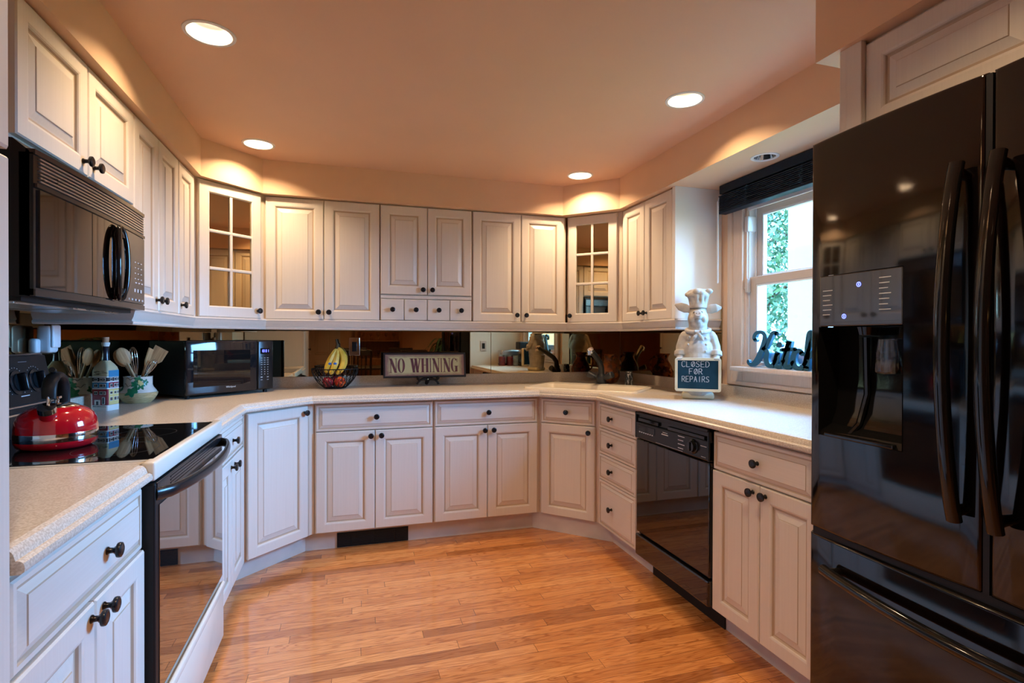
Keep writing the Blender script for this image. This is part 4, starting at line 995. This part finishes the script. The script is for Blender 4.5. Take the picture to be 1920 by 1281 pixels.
ax = N(nt, 'ShaderNodeMath', operation='ABSOLUTE'); L(sp_.outputs['X'], ax.inputs[0]); mx = N(nt, 'ShaderNodeMapRange'); mx.inputs['From Min'].default_value = .225; mx.inputs['From Max'].default_value = .272; L(ax.outputs[0], mx.inputs[0])
zs_ = N(nt, 'ShaderNodeMath', operation='SUBTRACT'); zs_.inputs[1].default_value = h2/2; L(sp_.outputs['Z'], zs_.inputs[0]); az = N(nt, 'ShaderNodeMath', operation='ABSOLUTE'); L(zs_.outputs[0], az.inputs[0])
mz = N(nt, 'ShaderNodeMapRange'); mz.inputs['From Min'].default_value = .045; mz.inputs['From Max'].default_value = .080; L(az.outputs[0], mz.inputs[0])
mxx = N(nt, 'ShaderNodeMath', operation='MAXIMUM'); L(mx.outputs[0], mxx.inputs[0]); L(mz.outputs[0], mxx.inputs[1])
nn = N(nt, 'ShaderNodeTexNoise', Scale=30.0, Detail=5); L(tc.outputs['Object'], nn.inputs['Vector']); ml = N(nt, 'ShaderNodeMath', operation='MULTIPLY_ADD'); ml.inputs[1].default_value = .5; L(nn.outputs[0], ml.inputs[0]); L(mxx.outputs[0], ml.inputs[2])
rr_ = N(nt, 'ShaderNodeValToRGB'); rr_.color_ramp.elements[0].position = .34; rr_.color_ramp.elements[0].color = (.52, .50, .27, 1); rr_.color_ramp.elements[1].position = 1.0; rr_.color_ramp.elements[1].color = (.23, .13, .11, 1)
L(ml.outputs[0], rr_.inputs[0]); L(rr_.outputs[0], b.inputs['Base Color'])
m = MB(); m.box(-w2+.012, w2-.012, -.006, .004, .012, h2-.012); obj('face', m, MATS['sign_weathered_face'], sg)
# condensed serif capitals, drawn as thick and thin strokes
def glyph(m, ch, x, z, w, h, y):
    TH, tn, sf = w*.30, w*.10, h*.035
    def bar(xa, xb, za, zb): m.box(x+xa, x+xb, y-.0012, y, z+za, z+zb)
    def serif(xc, hw, top): bar(xc-hw, xc+hw, (h-sf) if top else 0, h if top else sf)
    def diag(xa, xb, th, up=False):
        a0, a1 = (xa, xb); P = [(x+a0-th/2, z+h), (x+a0+th/2, z+h), (x+a1+th/2, z), (x+a1-th/2, z)] if not up else [(x+a0-th/2, z), (x+a0+th/2, z), (x+a1+th/2, z+h), (x+a1-th/2, z+h)]
        m.prism(P, [], y-.0012, y, T=lambda p: (p[0], p[2], p[1]))
    if ch == 'I': bar(w*.5-TH*.55, w*.5+TH*.55, 0, h); serif(w*.5, TH, True); serif(w*.5, TH, False)
    if ch == 'H':
        for c in (TH*.6, w-TH*.6): bar(c-TH*.55, c+TH*.55, 0, h); serif(c, TH*.8, True); serif(c, TH*.8, False)
        bar(TH, w-TH, h*.49, h*.49+sf*1.2)
    if ch == 'N':
        bar(w*.12, w*.12+tn, 0, h); bar(w*.86, w*.86+tn, 0, h); diag(w*.15, w*.86, TH*1.2); serif(w*.14, TH*.7, True); serif(w*.14, TH*.6, False); serif(w*.90, TH*.6, True)
    if ch == 'W':
        diag(w*.10, w*.32, TH*.8); diag(w*.32, w*.48, tn, True); diag(w*.48, w*.68, TH*.8); diag(w*.68, w*.90, tn, True); serif(w*.10, TH*.7, True); serif(w*.90, TH*.6, True); serif(w*.48, TH*.5, True)
    if ch in 'OG':
        n = 40; out = []; inn_ = []
        a0, a1 = (0, 2*PI) if ch == 'O' else (R(42), R(330))
        for k in range(n+1):
            a = a0+(a1-a0)*k/n; out.append((x+w/2+w*.48*math.cos(a), z+h/2+h*.51*math.sin(a))); inn_.append((x+w/2+(w*.48-TH*.95)*math.cos(a), z+h/2+(h*.51-sf*.9)*math.sin(a)))
        for k in range(n):
            m.prism([out[k], out[k+1], inn_[k+1], inn_[k]], [], y-.0012, y, T=lambda p: (p[0], p[2], p[1]))
        if ch == 'G': bar(w*.78-TH*.5, w*.78+TH*.5, h*.02, h*.42); serif(w*.74, TH, False) if False else bar(w*.52, w*1.0, h*.40, h*.40+sf); bar(w*.86, w*.93, h*.70, h*.98)
x = -.243
m = MB()
for ch, cw in (('N', .052), ('O', .056), (' ', .034), ('W', .074), ('H', .052), ('I', .024), ('N', .052), ('I', .024), ('N', .052), ('G', .056)):
    if ch != ' ': glyph(m, ch, x, .036, cw-.004, .098, -.0062)
    x += cw
obj('lettering', m, signl, sg)

# ================================================================ chef pig figurine
cf = thing('pig_chef_statue', 'pale stone pig chef statue holding a CLOSED FOR REPAIRS chalkboard', 'statue', (1.855, 2.555, .9145), R(-36))
m = MB()
m.ball((0, 0, .255), (.098, .072, .10), 24); m.ball((0, -.006, .200), (.094, .076, .11), 24); m.ball((0, 0, .330), (.080, .056, .065), 20)
m.tube([(0, 0, .02), (0, 0, .16)], [.070, .085], 20)
for s in (-1, 1):
    m.ball((s*.066, .0, .340), (.032, .034, .036), 14)
    m.tube([(s*.070, 0, .342), (s*.086, -.008, .285), (s*.092, -.028, .235)], [.030, .031, .028], 14)
    m.tube([(s*.092, -.024, .262), (s*.093, -.032, .236)], [.0325, .0325], 14)
    m.tube([(s*.092, -.034, .235), (s*.094, -.052, .222), (s*.094, -.066, .205)], [.020, .019, .014], 12)
    for q in range(4): m.tube([(s*(.084+.007*q), -.066, .222), (s*(.084+.007*q), -.078, .226), (s*(.084+.007*q), -.112, .222-.003*(q % 2))], [.0062, .006, .005], 8)
    # trotters at the hem
    m.ball((s*.045, -.01, .03), (.030, .045, .022), 14)
m.tube([(0, 0, .36), (0, -.002, .44)], [.050, .048], 18)                      # neck
m.ball((0, -.004, .442), (.055, .052, .060), 22); m.ball((0, -.016, .412), (.044, .042, .040), 18); m.ball((0, .0, .480), (.045, .044, .035), 18)
m.tube([(0, -.040, .452), (0, -.070, .466)], [.025, .0185], 16); m.tube([(0, -.070, .466), (0, -.076, .469)], [.021, .019], 16)   # snout, nose up
m.ball((0, -.044, .424), (.024, .018, .014), 12)                              # chin
for s in (-1, 1):
    m.ball((s*.028, -.038, .440), (.018, .016, .022), 12); m.ball((s*.019, -.044, .478), (.010, .007, .006), 10)
    T_ = Matrix.Rotation(s*R(-8), 4, 'Y')
    P = [(s*.036, 0, .488), (s*.066, -.008, .494+.006*(s < 0)), (s*.096, -.008, .500+.012*(s < 0)), (s*.124, .000, .502+.022*(s < 0))]
    m.tube(P, [.014, .027, .024, .006], 12, flat=.30, up=(0, 1, 0))
obj_body = remeshed('figure_body', m, stone, .0032, cf, smooth_it=3)
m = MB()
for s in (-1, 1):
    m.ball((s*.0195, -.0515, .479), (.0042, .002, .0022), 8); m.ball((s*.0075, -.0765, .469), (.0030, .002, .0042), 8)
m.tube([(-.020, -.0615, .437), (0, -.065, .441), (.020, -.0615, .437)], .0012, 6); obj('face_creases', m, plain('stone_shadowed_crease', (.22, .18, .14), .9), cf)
m = MB(); m.lathe([(.046, .500), (.047, .505), (.046, .532), (.045, .536)], 28)
for k in range(11):
    a = 2*PI*k/11; m.ball((.036*math.cos(a), .033*math.sin(a), .578+.010*math.sin(3*a)), (.026, .026, .021), 14); m.tube([(.040*math.cos(a), .039*math.sin(a), .525), (.044*math.cos(a), .042*math.sin(a), .570)], [.009, .014], 8)
m.ball((0, 0, .588), (.044, .042, .024), 16); m.ball((.056, -.008, .592), (.022, .018, .016), 12); m.ball((-.052, .005, .578), (.020, .018, .015), 12)
m.tube([(0, 0, .50), (0, 0, .57)], .040, 20)
remeshed('chef_hat', m, stone, .003, cf, smooth_it=3)
m = MB()
m.tube([(.060*math.cos(2*PI*i/24), -.002+.052*math.sin(2*PI*i/24), .378+.012*math.sin(2*PI*i/24)) for i in range(25)], .012, 10, caps=False)
m.ball((0, -.062, .362), (.012, .009, .011), 12)
for s in (-1, 1): m.tube([(s*.004, -.064, .358), (s*.016, -.072, .340), (s*.030, -.070, .318)], [.006, .011, .003], 10, flat=.5, up=(0, 1, 0)); m.tube([(s*.004, -.062, .366), (s*.020, -.064, .372)], [.005, .009], 8)
remeshed('neckerchief', m, stone, .0026, cf, smooth_it=2)
for x_, z_ in ((.040, .335), (.042, .300), (.040, .262), (-.045, .340), (-.052, .300)):
    yy = -.072*math.sqrt(max(0, 1-(x_/.098)**2))-.002+(.010 if z_ > .33 else 0)
    k_ = MB(); k_.ball((x_, yy, z_), (.0068, .005, .0068), 12); obj('button', k_, stone, cf, smooth=60)
m = MB(); m.box(-.085, .085, -.060, .055, 0, .034, .014, seg=4); obj('base', m, noisy('statue_base', (.62, .56, .38), (.72, .66, .48), (1, 1, 1), 8, 3, rough=.6), cf, smooth=50)
# chalkboard
cb_ = MB(); bw_, z0, z1 = .1175, .047, .228; yb_ = -.100
def rbx(w_, za, zb, r_): return [(x, y) for x, y in rrect(-w_, w_, za, zb, r_, 4)]
cb_.prism(rbx(bw_, z0, z1, .012), [rbx(bw_-.014, z0+.014, z1-.014, .002)], yb_-.010, yb_+.012, T=lambda p: (p[0], p[2], p[1])); cb_ = obj('board_frame', cb_, MATS['statue_base'], cf, smooth=40)
m = MB(); m.box(-bw_+.012, bw_-.012, yb_-.004, yb_+.008, z0+.012, z1-.012); obj('chalkboard', m, board, cb_)
STK = {'C': [[(1, .85), (.75, 1), (.3, 1), (0, .75), (0, .25), (.3, 0), (.75, 0), (1, .15)]], 'L': [[(0, 1), (0, 0), (.9, 0)]], 'O': [[(.5, 1), (.1, .8), (0, .5), (.1, .2), (.5, 0), (.9, .2), (1, .5), (.9, .8), (.5, 1)], [(.2, .1), (.8, .95)]],
    'S': [[(.95, .85), (.6, 1), (.25, .95), (.05, .75), (.3, .55), (.7, .47), (.95, .25), (.7, .03), (.3, 0), (.0, .15)]], 'E': [[(.95, 1), (0, 1), (0, 0), (1, 0)], [(0, .5), (.75, .5)]], 'D': [[(0, 0), (0, 1), (.5, 1), (.95, .7), (.95, .3), (.5, 0), (0, 0)]],
    'F': [[(.95, 1), (0, 1), (0, 0)], [(0, .52), (.7, .52)]], 'R': [[(0, 0), (0, 1), (.65, 1), (.9, .75), (.65, .5), (0, .5)], [(.4, .5), (1, 0)]], 'P': [[(0, 0), (0, 1), (.7, 1), (.95, .75), (.7, .48), (0, .48)]], 'A': [[(0, 0), (.5, 1), (1, 0)], [(.2, .38), (.8, .38)]], 'I': [[(.5, 0), (.5, 1)]]}
m = MB()
def chalkline(s, xc, z, h, cw):
    tot = len(s)*cw; x = xc-tot/2
    for c in s:
        for st in STK[c]:
            P = [(x+p[0]*cw*.72+cw*.1, yb_-.0048, z+p[1]*h) for p in st]
            for a, b in zip(P, P[1:]):
                for dq in (0, .0022):
                    m.tube([(a[0]+dq, a[1], a[2]+dq*.3), (b[0]+dq, b[1], b[2]+dq*.3)], .00065, 5)
        x += cw
chalkline('CLOSED', -.012, .179, .030, .0245); chalkline('FOR', -.010, .139, .030, .0245); chalkline('REPAIRS', -.012, .098, .030, .0205)
obj('chalk_lettering', m, chalk, cb_)

# ================================================================ script letters on the sill
kt_ = thing('script_letters', 'dark teal script Kitchen letters standing on the window sill', 'letters', (2.052, 2.395, WZ0-.006), RIGHT)
def ribbon(m, pts, ws, t=.016):
    """thick flat stroke: overlapping discs and quads through smoothed points"""
    P = []
    for i in range(len(pts)-1):
        a = pts[max(i-1, 0)]; b = pts[i]; c = pts[i+1]; d = pts[min(i+2, len(pts)-1)]
        for k in range(6):
            u = k/6; f = lambda q: .5*((2*b[q])+(-a[q]+c[q])*u+(2*a[q]-5*b[q]+4*c[q]-d[q])*u*u+(-a[q]+3*b[q]-3*c[q]+d[q])*u**3)
            P.append((f(0), f(1), ws[i]+(ws[i+1]-ws[i])*u))
    P.append((*pts[-1], ws[-1]))
    L_, R_ = [], []
    for i, p in enumerate(P):
        q0 = P[max(i-1, 0)]; q1 = P[min(i+1, len(P)-1)]; d = Vector((q1[0]-q0[0], q1[1]-q0[1])); d = d.normalized() if d.length else Vector((1, 0)); n_ = Vector((-d.y, d.x))*p[2]*.98
        L_.append((p[0]+n_.x, p[1]+n_.y)); R_.append((p[0]-n_.x, p[1]-n_.y))
    m.rings([[(L_[i][0], 0, L_[i][1]), (R_[i][0], 0, R_[i][1]), (R_[i][0], t, R_[i][1]), (L_[i][0], t, L_[i][1])] for i in range(len(P))], cap0=True, cap1=True)
    for q in (P[0], P[-1]): m.lathe([(q[2]*.98, 0), (q[2]*.98, t)], 16, mat=Matrix.Translation((q[0], t, q[1])) @ Matrix.Rotation(PI/2, 4, 'X'))
a = .0105
m = MB()
# K : stem with curl, arm, leg
ribbon(m, [(.040, .145), (.034, .160), (.045, .182), (.070, .186), (.088, .170), (.085, .130), (.066, .075), (.045, .035), (.022, .014), (.004, .022), (.002, .034)], [.010, .010, .009, .009, .010, .013, .014, .013, .011, .008, .006])
ribbon(m, [(.148, .178), (.128, .182), (.112, .150), (.096, .112), (.078, .100)], [.011, .009, .010, .010, .007])
ribbon(m, [(.082, .102), (.100, .085), (.096, .050), (.104, .020), (.125, .016), (.145, .050)], [.008, .012, .013, .013, .010, .007])
# i
ribbon(m, [(.132, .040), (.152, .082), (.148, .050), (.142, .022), (.160, .012), (.182, .045)], [.006, .012, .013, .013, .010, .007]); m.lathe([(.014, 0), (.014, .016)], 20, mat=Matrix.Translation((.160, .016, .122)) @ Matrix.Rotation(PI/2, 4, 'X'))
# t
ribbon(m, [(.172, .040), (.205, .140), (.195, .080), (.186, .028), (.200, .012), (.222, .040)], [.006, .012, .013, .013, .011, .007]); ribbon(m, [(.172, .098), (.232, .102)], [.009, .009])
# c
ribbon(m, [(.262, .082), (.252, .096), (.232, .088), (.222, .052), (.232, .018), (.256, .012), (.280, .045)], [.012, .009, .011, .013, .013, .011, .007])
# h
ribbon(m, [(.268, .030), (.296, .120), (.308, .172), (.292, .180), (.286, .120), (.280, .012)], [.006, .009, .010, .009, .012, .013])
ribbon(m, [(.288, .060), (.310, .092), (.322, .080), (.316, .040), (.324, .014), (.342, .030)], [.007, .010, .013, .013, .012, .007])
# e
ribbon(m, [(.336, .040), (.368, .062), (.372, .090), (.352, .090), (.342, .050), (.356, .014), (.380, .020), (.394, .045)], [.007, .009, .010, .010, .013, .013, .010, .007])
# n
ribbon(m, [(.388, .045), (.402, .088), (.404, .050), (.400, .012)], [.007, .012, .013, .013]); ribbon(m, [(.404, .050), (.428, .092), (.440, .078), (.436, .030), (.452, .012), (.475, .040)], [.007, .010, .013, .013, .011, .006])
sl_ = obj('lettering', m, teal, kt_); sl_.data.transform(Matrix.Diagonal((1.38, 1, 1, 1)))

# ================================================================ things on the right counter hidden behind the refrigerator, seen in the mirror
def jar(label, x, y, r, h):
    t = thing('lidded_jar', label, 'jar', (x, y, .9145), 0, 'jars beside the refrigerator panel')
    m = MB(); m.lathe([(r*.95, 0), (r, .004), (r, h*.8), (r*.85, h*.88)], 24); obj('jar_body', m, jaro, t, smooth=50)
    m = MB(); m.lathe([(r*.9, h*.88), (r*.9, h), (.001, h)], 24); obj('lid', m, steel, t, smooth=40)
jar('red-brown jar nearest the switch plate, seen in the mirror', 1.78, 1.50, .042, .125); jar('red-brown jar in the middle of the trio, seen in the mirror', 1.885, 1.50, .042, .125)
t = thing('toaster', 'brushed steel toaster on the right counter, seen only in the mirror', 'toaster', (1.90, 1.385, .9145))
m = MB(); m.box(-.12, .12, -.075, .075, .01, .19, .02, seg=3); obj('housing', m, steel, t, smooth=40)
m = MB(); m.box(-.12, .12, -.078, .078, 0, .022, .005); m.box(-.015, .015, .074, .092, .08, .10, .003); obj('base', m, blackm, t)
t = thing('coffee_maker', 'black coffee maker against the window wall, seen only in the mirror', 'coffee maker', (2.01, 1.62, .9145))
m = MB(); m.box(-.06, .05, -.08, .08, 0, .03, .006); m.box(.0, .05, -.08, .08, .03, .27, .006); m.box(-.07, .05, -.08, .08, .20, .29, .010); obj('housing', m, blackm, t)
m = MB(); m.lathe([(.045, .031), (.055, .06), (.052, .12), (.04, .15), (.001, .15)], 24, c=(-.012, 0, 0)); obj('carafe', m, glassb, t, smooth=50)
for k in range(3):
    m = MB(); m.lathe([(.034, 0), (.036, .003), (.038, .040), (.034, .041), (.032, .005), (.001, .004)], 24); m.tube([(.036, 0, .008), (.055, 0, .012), (.055, 0, .030), (.036, 0, .034)], .004, 8)
    tag(obj('coffee_mug', m, mugm, loc=(1.93, 1.70 if False else 1.60, .9145+k*.042), smooth=50), 'grey mug, %s of the stack seen in the mirror' % ('lowest', 'middle one', 'topmost')[k], 'mug', 'stacked grey mugs')

# ================================================================ dining side behind the camera (seen in mirrors and glossy fronts)
def panel_door(name, x0, x1, y, label):
    o = bpy.data.objects.new(name, None); COL.objects.link(o); o['kind'] = 'structure'; o['label'] = label; o['category'] = 'door'; o.location = (x0, y, 0)
    w, h = x1-x0, 2.03
    m = MB(); m.box(0, w, 0, .035, 0, h, .002)
    for a, b in ((.10, w/2-.04), (w/2+.04, w-.10)):
        for za, zb in ((.18, .80), (.92, 1.55), (1.65, 1.92)):
            m.rings([[(a+i, yy, za+i), (b-i, yy, za+i), (b-i, yy, zb-i), (a+i, yy, zb-i)] for i, yy in ((0, .0352), (.012, .045), (.02, .040), (.05, .048))], cap0=False, cap1=True)
    obj('leaf', m, cream, o)
    m = MB(); m.ball((w-.06, .075, .95), .026, 16); m.tube([(w-.06, .03, .95), (w-.06, .075, .95)], .01, 10); obj('handle', m, steel, o, smooth=50)
    m = MB(); m.box(-.08, 0, 0, .05, 0, h+.08, .004); m.box(w, w+.08, 0, .05, 0, h+.08, .004); m.box(0, w, 0, .05, h, h+.08, .004); obj('frame', m, cream, o)
panel_door('door_1', -2.2, -1.35, DY, 'left six panel door of the dining wall behind the camera')
panel_door('door_2', -1.10, -.25, DY, 'right six panel door of the dining wall behind the camera')
# lit hutch
ht = thing('china_hutch', 'orange wooden hutch with lit glassware on the dining wall', 'hutch', (.55, DY+.02, 0))
m = MB(); m.box(-.45, .45, 0, .42, 0, .85, .006); m.box(-.45, -.40, 0, .34, .85, 1.55, .004); m.box(.40, .45, 0, .34, .85, 1.55, .004); m.box(-.47, .47, 0, .36, 1.55, 1.62, .008); m.box(-.40, .40, 0, .02, .85, 1.55); m.box(-.40, .40, .02, .30, 1.18, 1.20); obj('case', m, woodd, ht)
m = MB(); m.box(-.38, .38, .05, .09, 1.52, 1.548); obj('lamp_strip', m, hutchlamp, ht)
for i in range(5):
    for j, zz in enumerate((.851, 1.201)):
        m = MB(); m.lathe([(.028, 0), (.004, .006), (.004, .07), (.030, .10), (.034, .15), (.032, .15), (.026, .10), (.001, .078)], 16)
        tag(obj('wine_glass', m, clear, loc=(.55-.30+i*.15, DY+.20, zz), smooth=60), 'clear wine glass on the %s shelf of the dining hutch, number apart by place only' % ('lower', 'upper')[j] if False else 'clear wine glass on the %s shelf of the dining hutch' % ('lower', 'upper')[j], 'wine glass', 'wine glasses on the %s hutch shelf' % ('lower', 'upper')[j])
# table and chairs
tb = thing('dining_table', 'dark wooden dining table behind the camera', 'table', (.55, -1.75, 0))
m = MB(); m.box(-.75, .75, -.45, .45, .72, .755, .008); obj('tabletop', m, darkwood, tb)
for a in (-1, 1):
    for b in (-1, 1):
        m = MB(); m.box(a*.68-.035, a*.68+.035, b*.38-.035, b*.38+.035, 0, .72, .004); obj('leg', m, darkwood, tb)
def chair(x, y, rz, label):
    t = thing('dining_chair', label, 'chair', (x, y, 0), rz, 'dark dining chairs')
    m = MB(); m.box(-.22, .22, -.21, .21, .43, .47, .012); obj('seat', m, darkwood, t)
    for a in (-1, 1):
        for b in (-1, 1):
            m = MB(); m.box(a*.19-.02, a*.19+.02, b*.18-.02, b*.18+.02, 0, .44); obj('leg', m, darkwood, t)
    m = MB()
    for a in (-1, 1): m.tube([(a*.195, .19, .46), (a*.200, .22, .75), (a*.205, .26, 1.05)], .018, 8)
    m.box(-.21, .21, .225, .25, .97, 1.06, .008)
    for k in range(5): m.tube([(-.12+k*.06, .20, .47), (-.12+k*.06, .24, .98)], .008, 6)
    obj('backrest', m, darkwood, t)
chair(.10, -2.40, PI, 'dark dining chair on the far left side of the dining table'); chair(.95, -2.40, PI, 'dark dining chair on the far right side of the dining table')
chair(.12, -1.10, 0, 'dark dining chair on the kitchen side of the table, left'); chair(.98, -1.10, 0, 'dark dining chair on the kitchen side of the table, right')
# potted palm
pp = thing('potted_palm', 'dark green potted palm standing by the dining wall', 'plant', (1.75, -2.75, 0))
m = MB(); m.lathe([(.12, 0), (.16, .26), (.17, .30), (.15, .30), (.14, .27), (.001, .26)], 28); obj('pot', m, blackm, pp, smooth=40)
m = MB(); m.tube([(0, 0, .25), (.01, 0, .7), (-.01, .01, 1.2)], [.03, .024, .018], 10); obj('trunk', m, barkm, pp)
m = MB()
for k in range(44):
    a = random.uniform(0, 2*PI); zz = random.uniform(.95, 1.22); ln = random.uniform(.30, .50); P = []
    for q in range(8):
        u = q/7; P.append((Vector((math.cos(a)*ln*u, math.sin(a)*ln*u, zz+.22*u-.42*u*u)), .004+.020*math.sin(PI*min(1, u*.95+.05))))
    side = Vector((-math.sin(a), math.cos(a), 0))
    m.rings([[p+side*w_, p-side*w_+Vector((0, 0, .002))] for p, w_ in P], cap0=False, cap1=False, closed=False)
obj('fronds', m, leafm, pp)
# square archway pier between kitchen and dining area
# ================================================================ outside
m = MB(); m.box(2.26, 60, -30, 40, -.42, -.40); gr = struct('ground_outside', m, grassm, 'lawn outside the window', 'lawn')
m = MB(); m.box(2.98, 3.28, 2.75, 3.085, -.4, 3.3, .008); m.box(2.96, 3.30, 2.73, 3.105, -.4, -.15, .01); m.box(2.96, 3.30, 2.73, 3.105, 2.70, 2.84, .01)
tag(obj('porch_post', m, extw), 'broad white porch post outside the window', 'post')
def tree(label, x, y, h, rad, nleaf, seed, zc=.55):
    rnd = random.Random(seed); t = thing('garden_tree', label, 'tree', (x, y, -.4), 0, 'trees in the garden')
    m = MB(); m.tube([(0, 0, 0), (.1, .05, h*.3), (-.05, .1, h*.6), (0, 0, h*.9)], [.16, .12, .08, .02], 10)
    ends = []
    for k in range(26):
        a = rnd.uniform(0, 2*PI); z0 = h*rnd.uniform(.12, .75); r_ = rad*rnd.uniform(.5, .95)
        p0 = Vector((0, 0, z0)); p2 = Vector((r_*math.cos(a), r_*math.sin(a), z0+h*rnd.uniform(.0, .25))); p1 = (p0+p2)/2+Vector((rnd.uniform(-.3, .3), rnd.uniform(-.3, .3), rnd.uniform(.1, .4)))
        m.tube([p0, p1, p2], [.045, .028, .010], 6); ends += [p1, p2, (p1+p2)/2]
    obj('branches', m, barkm, t)
    m = MB(); bm = m.bm
    for k in range(nleaf):
        c = ends[rnd.randrange(len(ends))]+Vector((rnd.gauss(0, .42), rnd.gauss(0, .42), rnd.gauss(0, .40)))*rad*.5
        s = rnd.uniform(.030, .065); n_ = Vector((rnd.gauss(0, 1), rnd.gauss(0, 1), rnd.gauss(0, 1))).normalized(); u = n_.orthogonal().normalized(); v = n_.cross(u)
        bm.faces.new([bm.verts.new(c+u*s), bm.verts.new(c+v*s*.45), bm.verts.new(c-u*s), bm.verts.new(c-v*s*.45)])
    lf = obj('crown', m, leafm, t)
tree('leafy green garden tree filling the window view', 5.7, 6.9, 5.2, 2.5, 30000, 3)
tree('second garden tree further behind the first', 14.0, 17.0, 6.5, 2.6, 9000, 5)
tree('garden tree standing right of the porch post', 12.5, 6.0, 3.6, 1.4, 6000, 8)
